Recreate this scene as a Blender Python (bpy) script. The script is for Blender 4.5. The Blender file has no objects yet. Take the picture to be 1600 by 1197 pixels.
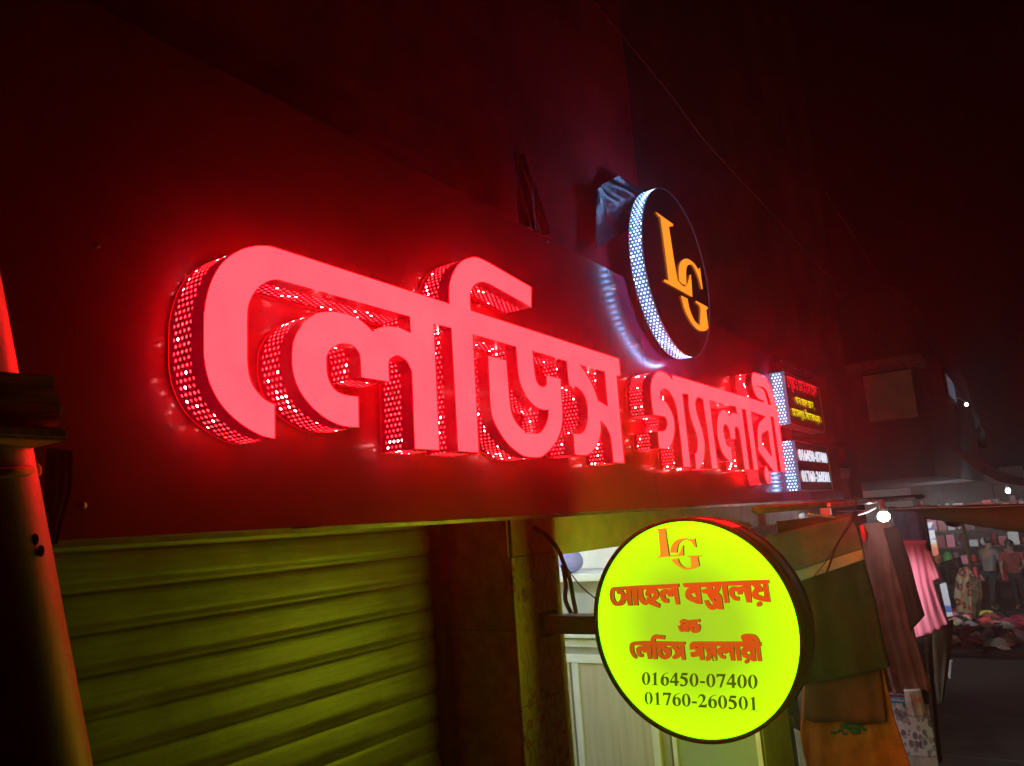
import bpy, bmesh, math, random
from mathutils import Vector, Matrix
R_ = random.Random(7)
sc = bpy.context.scene
COL = sc.collection

# ------------------------------------------------------------------ camera
# the street axis (X) and the vertical (Z) were measured on the photograph
PPX, PPY, F = 800.0, 598.5, 1210.78
DX = Vector((0.55493086, 0.11132662, 0.8244138))
DY = Vector((-0.82889296, 0.15812954, 0.53659249))
DZ = Vector((-0.07062714, -0.98112254, 0.18002881))
EYE = Vector((0.0, 0.0, 2.8))
cam_d = bpy.data.cameras.new('camera'); cam = bpy.data.objects.new('camera', cam_d); COL.objects.link(cam)
M = Matrix(((DX.x, -DX.y, -DX.z), (DY.x, -DY.y, -DY.z), (DZ.x, -DZ.y, -DZ.z)))
cam.matrix_world = Matrix.Translation(EYE) @ M.to_4x4()
cam_d.sensor_width = 36.0; cam_d.lens = 36.0 * F / 1600.0; cam_d.clip_start = 0.05; cam_d.clip_end = 800
sc.camera = cam

def ray(px, py):
    c = Vector((px - PPX, py - PPY, F)); return Vector((DX.dot(c), DY.dot(c), DZ.dot(c)))
def on_y(px, py, y): r = ray(px, py); return EYE + r * (y / r.y)      # point of the plane Y = y
def on_x(px, py, x): r = ray(px, py); return EYE + r * (x / r.x)      # point of the plane X = x
def on_z(px, py, z): r = ray(px, py); return EYE + r * ((z - EYE.z) / r.z)

# ------------------------------------------------------------------ night sky and exposure
w = bpy.data.worlds.new('World'); sc.world = w; w.use_nodes = True
nt = w.node_tree; bg = nt.nodes['Background']
sky = nt.nodes.new('ShaderNodeTexSky'); sky.sky_type = 'NISHITA'; sky.sun_disc = False
sky.sun_elevation = math.radians(-9); sky.sun_rotation = math.radians(200)
nt.links.new(sky.outputs[0], bg.inputs[0]); bg.inputs[1].default_value = 0.05
vs = sc.view_settings; vs.view_transform = 'Standard'; vs.look = 'None'; vs.exposure = 0.0; vs.gamma = 1.0
try: sc.cycles.use_denoising = True; sc.cycles.volume_bounces = 0; sc.cycles.max_bounces = 6; sc.cycles.volume_step_rate = 4
except Exception: pass

# ------------------------------------------------------------------ helpers
def tag(o, label=None, cat=None, group=None, kind=None):
    if label: o['label'] = label
    if cat: o['category'] = cat
    if group: o['group'] = group
    if kind: o['kind'] = kind
    return o
def thing(name, label, cat, loc, group=None):
    o = bpy.data.objects.new(name, None); o.empty_display_size = 0.1; o.location = loc; COL.objects.link(o)
    return tag(o, label, cat, group)
def link_mesh(name, me, mat, parent=None, smooth=False):
    o = bpy.data.objects.new(name, me); COL.objects.link(o)
    if mat is not None:
        for m in (mat if isinstance(mat, (list, tuple)) else [mat]): me.materials.append(m)
    if smooth:
        for p in me.polygons: p.use_smooth = True
    if parent is not None:
        o.parent = parent; o.matrix_parent_inverse = Matrix.Translation(-Vector(parent.location))
    return o
class MB:
    def __init__(s): s.v = []; s.f = []; s.m = []
    def add(s, vs, fs, mi=0):
        b = len(s.v); s.v += [tuple(v) for v in vs]; s.f += [tuple(i + b for i in f) for f in fs]; s.m += [mi] * len(fs); return s
    def box(s, a, b, mi=0):
        x0, y0, z0 = [min(a[i], b[i]) for i in range(3)]; x1, y1, z1 = [max(a[i], b[i]) for i in range(3)]
        return s.add([(x0,y0,z0),(x1,y0,z0),(x1,y1,z0),(x0,y1,z0),(x0,y0,z1),(x1,y0,z1),(x1,y1,z1),(x0,y1,z1)],
                     [(3,2,1,0),(4,5,6,7),(0,1,5,4),(1,2,6,5),(2,3,7,6),(3,0,4,7)], mi)
    def tube(s, pts, rad, n=10, caps=True, mi=0):
        pts = [Vector(p) for p in pts]; rs = rad if isinstance(rad, (list, tuple)) else [rad] * len(pts)
        vs = []; fs = []; prev = None
        for i, p in enumerate(pts):
            t = (pts[min(i+1, len(pts)-1)] - pts[max(i-1, 0)]).normalized()
            if prev is None:
                u = t.orthogonal().normalized()
            else:
                u = (prev - t * prev.dot(t)).normalized()
            prev = u; v = t.cross(u)
            for k in range(n):
                a = 2 * math.pi * k / n; vs.append(p + (u * math.cos(a) + v * math.sin(a)) * rs[i])
        for i in range(len(pts) - 1):
            for k in range(n):
                fs.append((i*n+k, i*n+(k+1) % n, (i+1)*n+(k+1) % n, (i+1)*n+k))
        if caps: fs += [tuple(reversed(range(n))), tuple(range((len(pts)-1)*n, len(pts)*n))]
        return s.add(vs, fs, mi)
    def ball(s, c, r, n=12, sz=(1,1,1), mi=0):
        vs = []; fs = []; m = n // 2
        for i in range(m + 1):
            th = math.pi * i / m
            for k in range(n):
                a = 2*math.pi*k/n; vs.append((c[0]+r*sz[0]*math.sin(th)*math.cos(a), c[1]+r*sz[1]*math.sin(th)*math.sin(a), c[2]+r*sz[2]*math.cos(th)))
        for i in range(m):
            for k in range(n): fs.append((i*n+k, (i+1)*n+k, (i+1)*n+(k+1) % n, i*n+(k+1) % n))
        return s.add(vs, fs, mi)
    def build(s, name, mat, parent=None, smooth=False, bevel=0):
        me = bpy.data.meshes.new(name); me.from_pydata(s.v, [], s.f)
        o = link_mesh(name, me, mat, parent, smooth)
        if any(s.m):
            for p, i in zip(me.polygons, s.m): p.material_index = i
        bm = bmesh.new(); bm.from_mesh(me); bmesh.ops.recalc_face_normals(bm, faces=bm.faces)
        if bevel: bmesh.ops.bevel(bm, geom=list(bm.edges), offset=bevel, segments=2, affect='EDGES')
        bm.to_mesh(me); bm.free()
        return o

# ---- materials
class NT:
    def __init__(s, name):
        s.m = bpy.data.materials.new(name); s.m.use_nodes = True; s.t = s.m.node_tree
        s.b = s.t.nodes['Principled BSDF']; s.out = s.t.nodes['Material Output']
    def n(s, ty, **kw):
        x = s.t.nodes.new(ty)
        for k, v in kw.items():
            if k.startswith('i_'): x.inputs[k[2:].replace('_', ' ')].default_value = v
            else: setattr(x, k, v)
        return x
    def l(s, a, b): s.t.links.new(a, b)
    def math(s, op, a, b=None, c=None):
        x = s.t.nodes.new('ShaderNodeMath'); x.operation = op
        for i, v in enumerate((a, b, c)):
            if v is None: continue
            if isinstance(v, (int, float)): x.inputs[i].default_value = v
            else: s.l(v, x.inputs[i])
        return x.outputs[0]
    def mix(s, f, a, b):
        x = s.t.nodes.new('ShaderNodeMix'); x.data_type = 'RGBA'
        for i, v in ((0, f), (6, a), (7, b)):
            if isinstance(v, (int, float)): x.inputs[i].default_value = v
            elif isinstance(v, (tuple, list)): x.inputs[i].default_value = (*v, 1)
            else: s.l(v, x.inputs[i])
        return x.outputs[2]
    def ramp(s, f, stops):
        x = s.t.nodes.new('ShaderNodeValToRGB'); e = x.color_ramp.elements
        while len(e) < len(stops): e.new(0.5)
        for i, (p, c) in enumerate(stops): e[i].position = p; e[i].color = (*c, 1)
        s.l(f, x.inputs[0]); return x.outputs[0]
    def obj(s):
        return s.n('ShaderNodeTexCoord').outputs['Object']
    def noise(s, scale, detail=4, vec=None, rough=0.6):
        x = s.n('ShaderNodeTexNoise'); x.inputs['Scale'].default_value = scale; x.inputs['Detail'].default_value = detail; x.inputs['Roughness'].default_value = rough
        s.l(vec if vec is not None else s.obj(), x.inputs['Vector']); return x.outputs['Fac']
    def bump(s, h, strength=0.3, dist=0.01):
        x = s.n('ShaderNodeBump'); x.inputs['Strength'].default_value = strength; x.inputs['Distance'].default_value = dist
        s.l(h, x.inputs['Height']); s.l(x.outputs[0], s.b.inputs['Normal'])
def mat(name, c, rough=0.6, metal=0.0, var=0.3, scale=12.0, bump=0.15, spec=0.4, bdist=0.004):
    t = NT(name); f = t.noise(scale)
    lo = tuple(x * (1 - var) for x in c); hi = tuple(min(1, x * (1 + var)) for x in c)
    t.l(t.ramp(f, [(0.3, lo), (0.7, hi)]), t.b.inputs['Base Color'])
    t.b.inputs['Roughness'].default_value = rough; t.b.inputs['Metallic'].default_value = metal
    t.b.inputs['Specular IOR Level'].default_value = spec
    if bump: t.bump(t.noise(scale * 5, 5), bump, bdist)
    return t.m
def cloth(name, c, var=0.25, sheen=0.0, weave=220.0):
    t = NT(name); f = t.noise(9, 3)
    t.l(t.ramp(f, [(0.3, tuple(x*(1-var) for x in c)), (0.7, tuple(min(1, x*(1+var)) for x in c))]), t.b.inputs['Base Color'])
    t.b.inputs['Roughness'].default_value = 0.9; t.b.inputs['Specular IOR Level'].default_value = 0.06
    t.b.inputs['Sheen Weight'].default_value = sheen
    t.bump(t.noise(weave, 2), 0.25, 0.002)
    return t.m
def glow(name, c, s=1.0):
    t = NT(name); t.b.inputs['Base Color'].default_value = (*[min(1, x) for x in c], 1)
    t.b.inputs['Emission Color'].default_value = (*c, 1); t.b.inputs['Emission Strength'].default_value = s
    t.b.inputs['Roughness'].default_value = 0.5
    return t.m
def perf(name, v0, v1, base, hole, hot, hot_share, pitch=0.0135, rad=0.27, rough=0.3, gain=1.0, skin=None):
    """sheet metal return: UV = (run, depth) in metres, staggered round holes with the LEDs showing through"""
    t = NT(name); uv = t.n('ShaderNodeUVMap'); uv.uv_map = 'run'
    sp = t.n('ShaderNodeSeparateXYZ'); t.l(uv.outputs[0], sp.inputs[0]); u, v = sp.outputs[0], sp.outputs[1]
    a = t.math('DIVIDE', u, pitch); row = t.math('FLOOR', a)
    b = t.math('ADD', t.math('DIVIDE', t.math('SUBTRACT', v, v0), pitch), t.math('MULTIPLY', t.math('MODULO', row, 2.0), 0.5)); cl = t.math('FLOOR', b)
    du = t.math('SUBTRACT', t.math('SUBTRACT', a, row), 0.5); dv = t.math('SUBTRACT', t.math('SUBTRACT', b, cl), 0.5)
    d = t.math('SQRT', t.math('ADD', t.math('MULTIPLY', du, du), t.math('MULTIPLY', dv, dv)))
    h = t.math('LESS_THAN', d, rad)
    inb = t.math('MULTIPLY', t.math('GREATER_THAN', v, v0), t.math('LESS_THAN', v, v1))
    h = t.math('MULTIPLY', h, inb)
    cx = t.n('ShaderNodeCombineXYZ'); t.l(row, cx.inputs[0]); t.l(cl, cx.inputs[1])
    wn = t.n('ShaderNodeTexWhiteNoise'); wn.noise_dimensions = '2D'; t.l(cx.outputs[0], wn.inputs['Vector'])
    lf = t.noise(0.11, 1, cx.outputs[0])
    rnd = t.math('MULTIPLY', wn.outputs['Value'], t.math('ADD', 0.55, t.math('MULTIPLY', lf, 0.75)))
    hotf = t.math('GREATER_THAN', rnd, 1 - hot_share)
    col = t.mix(hotf, hole, hot)
    st = t.math('MULTIPLY', h, t.math('MULTIPLY', t.math('ADD', 0.35, wn.outputs['Value']), gain))
    t.l(t.mix(h, base, (0.02, 0.01, 0.01)), t.b.inputs['Base Color'])
    t.b.inputs['Roughness'].default_value = rough; t.b.inputs['Specular IOR Level'].default_value = 0.5
    if skin:      # low glow put into the metal between the holes, standing in for veiling haze
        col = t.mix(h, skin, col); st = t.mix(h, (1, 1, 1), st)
    t.l(col, t.b.inputs['Emission Color']); t.l(st, t.b.inputs['Emission Strength'])
    return t.m

# ---- outlines: points traced as (x, y[, 'c']) - 'c' is a corner; smooth in between
def smooth(pts, n=5):
    pts = list(pts); N = len(pts); out = []
    P = [Vector((p[0], p[1])) for p in pts]; C = [len(p) > 2 for p in pts]
    for i in range(N):
        j = (i + 1) % N; a, b = P[i], P[j]; out.append(a)
        if C[i] and C[j]: continue
        p0 = a if C[i] else P[i-1]; p3 = b if C[j] else P[(j+1) % N]
        if C[i]: p0 = a * 2 - b if False else a
        for k in range(1, n):
            t = k / n
            m1 = (b - p0) * 0.5; m2 = (p3 - a) * 0.5
            t2, t3 = t*t, t*t*t
            out.append(a*(2*t3-3*t2+1) + m1*(t3-2*t2+t) + b*(-2*t3+3*t2) + m2*(t3-t2))
    return out
class Frame:      # a flat face in the place: u, v in metres on it, n towards the viewer's side
    def __init__(s, axis, d):
        s.axis, s.d = axis, d
        if axis == 'y': s.U, s.V, s.N, s.O = Vector((1,0,0)), Vector((0,0,1)), Vector((0,-1,0)), Vector((0,d,0))
        else: s.U, s.V, s.N, s.O = Vector((0,-1,0)), Vector((0,0,1)), Vector((-1,0,0)), Vector((d,0,0))
    def uv(s, px, py):
        P = on_y(px, py, s.d) if s.axis == 'y' else on_x(px, py, s.d)
        return Vector(((P - s.O).dot(s.U), (P - s.O).dot(s.V)))
    def w(s, u, v, n=0): return s.O + s.U*u + s.V*v + s.N*n
def region(pts, x0, y0, sc_):
    return [(x0 + p[0]/sc_, y0 + p[1]/sc_, *p[2:]) for p in pts]
def fill_curve(contours, fr, n0, thick):
    """solid letter: contours in frame metres, from height n0 to n0+thick above the face"""
    cu = bpy.data.curves.new('outline', 'CURVE'); cu.dimensions = '2D'; cu.fill_mode = 'BOTH' if thick > 0 else 'FRONT'
    cu.extrude = thick / 2 if thick > 0 else 0
    for c in contours:
        sp = cu.splines.new('POLY'); sp.points.add(len(c) - 1); sp.use_cyclic_u = True
        for q, p in zip(sp.points, c): q.co = (p[0], p[1], 0, 1)
    ob = bpy.data.objects.new('outline', cu); me = bpy.data.meshes.new_from_object(ob)
    bpy.data.objects.remove(ob); bpy.data.curves.remove(cu)
    for v in me.vertices:
        c = v.co.copy(); v.co = fr.w(c.x, c.y, n0 + thick/2 + c.z)
    return me
def side_mesh(contours, fr, back, front):
    """the return round a channel letter, UV = (run, depth from the face)"""
    vs, fs, uvs = [], [], []
    for c in contours:
        n = len(c); run = 0
        for i in range(n):
            a, b = c[i], c[(i+1) % n]; L = (Vector(b[:2]) - Vector(a[:2])).length
            if L < 1e-6: continue
            k = len(vs)
            vs += [fr.w(a[0], a[1], front), fr.w(b[0], b[1], front), fr.w(b[0], b[1], back), fr.w(a[0], a[1], back)]
            fs.append((k, k+1, k+2, k+3)); D = front - back
            uvs += [(run, 0), (run+L, 0), (run+L, D), (run, D)]; run += L
    me = bpy.data.meshes.new('side'); me.from_pydata(vs, [], fs)
    ul = me.uv_layers.new(name='run')
    for i, q in enumerate(uvs): ul.data[i].uv = q
    return me
def ring_band(contours, fr, n0, n1, off):
    pass
def circle(c, r, n=96, a0=0, a1=None):
    return [(c[0]+r*math.cos(2*math.pi*i/n), c[1]+r*math.sin(2*math.pi*i/n)) for i in range(n)]

# ------------------------------------------------------------------ shared materials
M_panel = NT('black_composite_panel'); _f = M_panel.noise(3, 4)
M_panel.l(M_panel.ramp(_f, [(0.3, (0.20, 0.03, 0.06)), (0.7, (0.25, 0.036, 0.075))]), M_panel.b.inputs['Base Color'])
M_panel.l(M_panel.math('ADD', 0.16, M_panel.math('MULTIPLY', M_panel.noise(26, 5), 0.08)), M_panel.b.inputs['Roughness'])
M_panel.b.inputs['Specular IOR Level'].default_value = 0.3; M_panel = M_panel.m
M_trim = mat('brushed_trim', (0.5, 0.48, 0.45), 0.35, 0.9)
M_screw = mat('screw_steel', (0.6, 0.58, 0.55), 0.3, 1.0)
_t = NT('lit_red_acrylic'); _f = _t.noise(7, 3); _g = _t.noise(300, 2)
_t.l(_t.ramp(_t.math('ADD', _t.math('MULTIPLY', _f, 0.85), _t.math('MULTIPLY', _g, 0.15)), [(0.35, (0.96, 0.114, 0.160)), (0.65, (1.0, 0.158, 0.196))]), _t.b.inputs['Base Color'])
_em = _t.mix(_t.math('ADD', _t.math('MULTIPLY', _f, 0.85), _t.math('MULTIPLY', _g, 0.15)), (58.0, 0.085, 0.140), (58.0, 0.185, 0.225))
_t.l(_em, _t.b.inputs['Emission Color']); _t.b.inputs['Emission Strength'].default_value = 1.0; _t.b.inputs['Roughness'].default_value = 0.4; M_redface = _t.m
for l_ in list(M_redface.node_tree.links):
    if l_.to_socket.name == 'Base Color': M_redface.node_tree.links.remove(l_)
M_redface.node_tree.nodes['Principled BSDF'].inputs['Base Color'].default_value = (0.03, 0.01, 0.01, 1)
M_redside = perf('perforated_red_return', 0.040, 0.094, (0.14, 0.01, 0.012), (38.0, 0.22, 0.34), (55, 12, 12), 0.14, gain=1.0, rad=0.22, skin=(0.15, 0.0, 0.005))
M_redlip = mat('dark_red_lip', (0.10, 0.008, 0.012), 0.3)
M_whiteside = perf('perforated_white_return', 0.022, 0.086, (0.05, 0.05, 0.07), (0.9, 1.7, 3.0), (6, 7, 10), 0.08, pitch=0.0195, rad=0.24, gain=2.0, skin=(0.05, 0.09, 0.17))
M_whitering = perf('perforated_white_ring', 0.006, 0.062, (0.05, 0.05, 0.07), (0.9, 1.7, 3.0), (6, 7, 10), 0.08, pitch=0.0165, rad=0.24, gain=2.2, skin=(0.012, 0.022, 0.05))
M_black = mat('black_acrylic', (0.035, 0.03, 0.035), 0.2, var=0.2, bump=0.02)
M_orange = glow('lit_orange_letters', (1.0, 0.33, 0.022), 1.0)
M_concrete = mat('grimy_concrete', (0.16, 0.15, 0.14), 0.9, var=0.4, scale=2.5, bump=0.4)
M_dark = mat('black_rubber', (0.008, 0.009, 0.009), 0.7, spec=0.1)
M_steel = mat('black_painted_steel', (0.03, 0.03, 0.03), 0.4)

# ------------------------------------------------------------------ ground
ground_m = NT('street_asphalt'); _f = ground_m.noise(1.2, 6)
ground_m.l(ground_m.ramp(_f, [(0.3, (0.020, 0.014, 0.010)), (0.7, (0.050, 0.036, 0.026))]), ground_m.b.inputs['Base Color'])
ground_m.b.inputs['Roughness'].default_value = 0.75; ground_m.bump(ground_m.noise(40, 6), 0.5, 0.02); ground_m = ground_m.m
tag(MB().add([(-60,-80,0),(300,-80,0),(300,80,0),(-60,80,0)], [(0,1,2,3)]).build('ground', ground_m), kind='structure')
slab_m = mat('pale_concrete_slabs', (0.12, 0.105, 0.09), 0.85, var=0.35, scale=3, bump=0.4)
b = MB()
for i in range(7):
    x = 5.0 + i * 0.92
    b.box((x, -2.2, 0.004), (x + 0.905, 1.38, 0.12 + 0.006 * (i % 3)))
tag(b.build('pavement', slab_m, bevel=0.012), kind='structure')
b = MB()
for i in range(8):
    x = -1.5 + i * 0.88
    b.box((x, 0.3, 0.004), (x + 0.865, 1.38, 0.12 + 0.006 * (i % 3)))
tag(b.build('pavement', slab_m, bevel=0.012), kind='structure')

# ------------------------------------------------------------------ signboard
YP = 1.33                                     # front face of the composite panel
PB, PT, PX0, PX1 = 2.816, 3.823, -0.6, 7.0
sb = thing('signboard', 'long black glossy shop signboard carrying the red lit Bengali lettering', 'signboard', (3.2, YP, PB))
b = MB()
for x0, x1 in ((PX0, 3.10), (3.102, PX1)):
    b.box((x0, YP, PB + 0.012), (x1, YP + 0.02, PT))
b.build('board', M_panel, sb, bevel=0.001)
MB().box((PX0, YP - 0.003, PB), (PX1, YP + 0.03, PB + 0.010)).build('edge_trim', M_trim, sb, bevel=0.001)
for x in (0.0, 1.2, 2.4, 3.6, 4.8, 6.0, 6.8): MB().box((x, YP + 0.021, PB), (x + 0.04, YP + 0.07, PT)).build('frame_upright', M_steel, sb)
screws = [on_y(152, 384, YP), on_y(131, 790, YP), on_y(750, 327, YP)*0 + on_y(856, 378, YP), on_y(950, 426, YP), on_y(1220, 564, YP), on_y(1242, 576, YP), on_y(1259, 583, YP)]
for s_ in screws:
    MB().ball((s_.x, YP - 0.001, s_.z), 0.0055, 10, (1, 0.5, 1)).build('screw', M_screw, sb, True)

# ------------------------------------------------------------------ the two lit words
TL = 0.11                                      # depth of the letters
FACE = Frame('y', YP - TL)
A = lambda *p: region(p, 300, 370, 7.48)
B = lambda *p: region(p, 300, 530, 7.48)
Cc = lambda *p: region(p, 440, 470, 5.7)
D = lambda *p: region(p, 620, 390, 7.04)
Ee = lambda *p: region(p, 620, 540, 6.65)
Fr = lambda *p: region(p, 800, 530, 5.984)
c = 'c'
w1 = (A((830,105),(930,113),(1010,135,c))
 + D((580,595,c),(577,470),(590,350),(640,220),(720,130),(840,85),(920,98),(1010,140,c),(1485,415,c),(1485,635,c),(1020,375,c),(930,352),(860,385),(820,460),(812,540),(822,670,c))
 + Fr((1003,185,c),(1020,340,c),(982,340,c),(1055,1157,c),(950,1150,c),(930,950),(905,860),(870,800),(833,762,c),(835,860),(815,950),(780,1020),(725,1072),(660,1083),(590,1075,c),(575,882,c),(640,885),(680,850),(705,780),(711,690),(700,590),(670,510),(620,455),(570,432),(535,428,c),(512,205,c),(197,108,c),(215,290),(235,390),(265,435),(300,447),(322,425),(325,390),(323,337,c),(460,372,c),(470,560),(478,680),(475,780),(455,870),(420,950),(360,1030),(290,1090),(240,1103),(130,1095))
 + Ee((1250,1100),(1150,1010),(1060,880),(1000,750),(975,600),(962,350),(950,105,c),(1145,155,c),(1165,420),(1185,620),(1215,740),(1270,830),(1340,895))
 + Fr((130,878),(240,885),(290,850),(325,780),(342,720),(342,660,c),(280,655),(210,620),(140,540),(90,440),(60,320),(48,180),(40,70,c))
 + D((843,932,c)) + Ee((860,1110,c),(640,1095,c)) + D((602,860,c),(413,815,c)) + Ee((450,1085,c),(190,1070,c),(160,280,c))
 + Cc((1150,600),(1110,530),(1035,485),(985,505),(960,550),(966,720,c),(712,680,c),(705,520),(690,460),(640,400),(545,377),(460,410),(412,480),(407,560),(412,640),(430,710),(480,790),(560,835),(690,855,c),(695,1125,c),(560,1115),(430,1065),(310,980),(210,870),(140,750),(100,600),(97,440),(115,340),(160,250),(240,160),(330,110),(445,97),(570,115),(680,155),(760,215),(815,272,c),(880,240),(960,228),(1050,240),(1152,285,c),(1145,140,c))
 + A((1040,507,c),(980,497),(900,512),(800,570),(720,670),(670,790),(655,930)) + B((655,0),(658,280),(690,470),(760,600),(860,705),(975,765,c),(978,1160,c),(820,1125),(640,1030),(450,880),(310,710),(200,480),(150,250))
 + A((141,1250),(143,950),(150,850),(180,680),(240,500),(330,340),(450,225),(600,145),(730,112)))
w1h = Fr((640,240,c),(868,303,c),(897,627,c),(810,575,c),(780,480),(735,385),(685,300))
G = lambda *p: region(p, 1005, 570, 10.883)
H = lambda *p: region(p, 1005, 660, 10.883)
I = lambda *p: region(p, 1110, 570, 10.885)
J = lambda *p: region(p, 1110, 660, 10.885)
w2 = (G((495,175,c)) + I((910,642,c),(905,605,c),(830,580),(770,510),(725,390),(705,260),(712,170),(740,135),(800,150),(880,190),(960,260),(1030,380),(1080,530),(1130,710))
 + J((1172,10,c),(1215,330,c),(1280,835,c),(1205,832,c)) + I((1072,885,c),(1028,878,c)) + J((1155,832,c),(1080,830,c),(835,500),(815,400),(803,150))
 + I((815,1050),(850,970),(945,882,c),(692,790,c)) + J((822,810,c),(745,805,c)) + I((598,760,c),(540,748,c)) + J((672,805,c),(590,800,c),(530,380,c),(500,180),(470,95),(440,75),(422,110),(428,180),(432,285,c),(345,275,c),(335,200),(310,100),(275,40),(252,33),(232,70),(230,150),(245,230),(265,320),(290,390),(325,415),(358,422,c),(385,655,c),(330,650),(260,590),(200,500),(150,350),(120,200))
 + I((118,1010),(120,950),(140,850),(180,790),(215,772),(265,785),(310,830),(330,870,c),(370,825),(410,822),(455,838,c),(435,712,c)) + G((1130,600,c)) + H((1280,782,c),(1175,780,c),(1085,60,c)) + G((1060,900),(1020,590,c),(985,565),(940,552),(910,580),(895,650),(915,800),(960,950),(1010,1110))
 + H((1035,250),(1052,350),(1047,560),(1020,690),(965,785),(905,785,c),(880,540,c),(915,490),(928,400),(925,300),(900,180),(850,40)) + G((800,850),(775,700),(772,502,c),(672,485,c)) + H((815,758,c),(690,755,c),(640,280,c),(605,0)) + G((580,800),(555,680),(510,560),(440,450),(390,412),(340,403),(300,450),(295,585,c),(350,600),(420,670),(490,800),(530,920),(545,1050))
 + H((545,80),(530,240),(490,360),(430,440),(275,437,c),(250,150,c),(340,150),(385,120),(410,50)) + G((412,990),(400,930),(370,885),(320,870),(180,850,c),(155,700),(135,500),(130,380),(150,260),(190,170),(250,118),(310,115),(380,140),(440,185),(480,220),(500,258,c)))
w2h = [J((985,130,c),(890,190),(880,280),(890,370),(930,430,c),(1048,587,c)),
       I((795,348,c),(880,373),(950,430),(1000,560),(1035,685,c),(990,678,c),(950,530),(910,430),(850,397),(796,378,c))]
w2d = J((940,750),(925,800),(925,880),(945,970),(975,1030),(1000,1035),(1015,980),(1010,880),(985,800),(960,755))
def to_frame(px_pts, fr, n=5): return [tuple(fr.uv(p[0], p[1])) for p in smooth(px_pts, n)]
def lit_word(name, label, contours, dots=()):
    cs = [to_frame(k, FACE) for k in contours]; cx = sum(p[0] for p in cs[0]) / len(cs[0])
    t = thing(name, label, 'sign letters', (cx, YP, min(p[1] for p in cs[0])))
    def body(cc, parent, nm):
        f = link_mesh(nm, fill_curve(cc, FACE, -0.003, 0.0), M_redface, parent)
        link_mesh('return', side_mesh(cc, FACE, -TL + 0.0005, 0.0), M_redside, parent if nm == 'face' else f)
        return f
    body(cs, t, 'face')
    for d_ in dots: body([to_frame(d_, FACE)], t, 'letter_dot')
    return t
lit_word('lit_word', 'largest glowing pink red Bengali word at the left of the black signboard', [w1, w1h])
lit_word('lit_word', 'glowing pink red Bengali word beside the two white edged sign boxes', [w2] + w2h, [w2d])

# ------------------------------------------------------------------ round logo sign with L and G
DD = 0.11; LG = Frame('y', YP - DD); dc, dr = (3.375, 3.908), 0.402
lg = thing('round_logo_sign', 'round black sign with orange L and G monogram and white lit perforated edge', 'sign', (dc[0], YP, dc[1] - dr))
cir = circle(dc, dr, 120)
link_mesh('face', fill_curve([cir], LG, -0.004, 0.0), M_black, lg)
link_mesh('return', side_mesh([list(reversed(cir))], LG, -0.066, 0.0), M_whitering, lg)
link_mesh('back_plate', fill_curve([cir], LG, -0.066, 0.0), M_black, lg)
for q in ((-0.2, -0.2), (0.2, -0.2), (-0.2, -0.02), (0.2, -0.02)):
    MB().tube([LG.w(dc[0] + q[0], dc[1] + q[1] - 0.05, -0.0665), LG.w(dc[0] + q[0], dc[1] + q[1] - 0.05, -DD + 0.001)], 0.012, 12).build('spacer', M_steel, lg, True)
def led(P, e, parent):      # point lamps added just outside the perforated edge, for its light on the board
    ld = bpy.data.lights.new('led_lamp', 'POINT'); ld.energy = e; ld.color = (0.22, 0.44, 1.0); ld.shadow_soft_size = 0.006
    lo = bpy.data.objects.new('led_lamp', ld); COL.objects.link(lo); lo.location = P; lo.parent = parent; lo.matrix_parent_inverse = Matrix.Translation(-parent.location)
for i in range(50):
    a_ = math.radians(96 + 190 * i / 49)
    led(LG.w(dc[0] + (dr + 0.012) * math.cos(a_), dc[1] + (dr + 0.012) * math.sin(a_), -0.034), 0.055, lg)
Q = lambda *p: region(p, 960, 290, 4.128)
qL = Q((265,170,c),(378,250,c),(376,262,c),(352,268),(355,300),(400,580),(415,622),(445,650),(470,635),(487,575,c),(492,575,c),(502,718,c),(320,618,c),(322,606,c),(342,610),(348,590),(300,230),(285,200))
qG1 = Q((418,615,c),(415,540),(430,490),(465,472),(510,500),(540,545,c),(550,530,c),(568,668,c),(562,668,c),(545,600),(510,520),(480,510),(462,540),(462,642,c),(440,635,c))
qG2 = Q((430,710,c),(470,730,c),(485,800),(515,870),(550,905,c),(555,790),(528,757,c),(525,743,c),(602,785,c),(600,797,c),(590,802,c),(605,920,c),(580,938),(540,930),(495,880),(455,800))
link_mesh('letter', fill_curve([to_frame(qL, LG)], LG, 0.0, 0.0015), M_orange, lg)
link_mesh('letter', fill_curve([to_frame(qG1, LG), to_frame(qG2, LG)], LG, 0.0, 0.0015), M_orange, lg)

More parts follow.
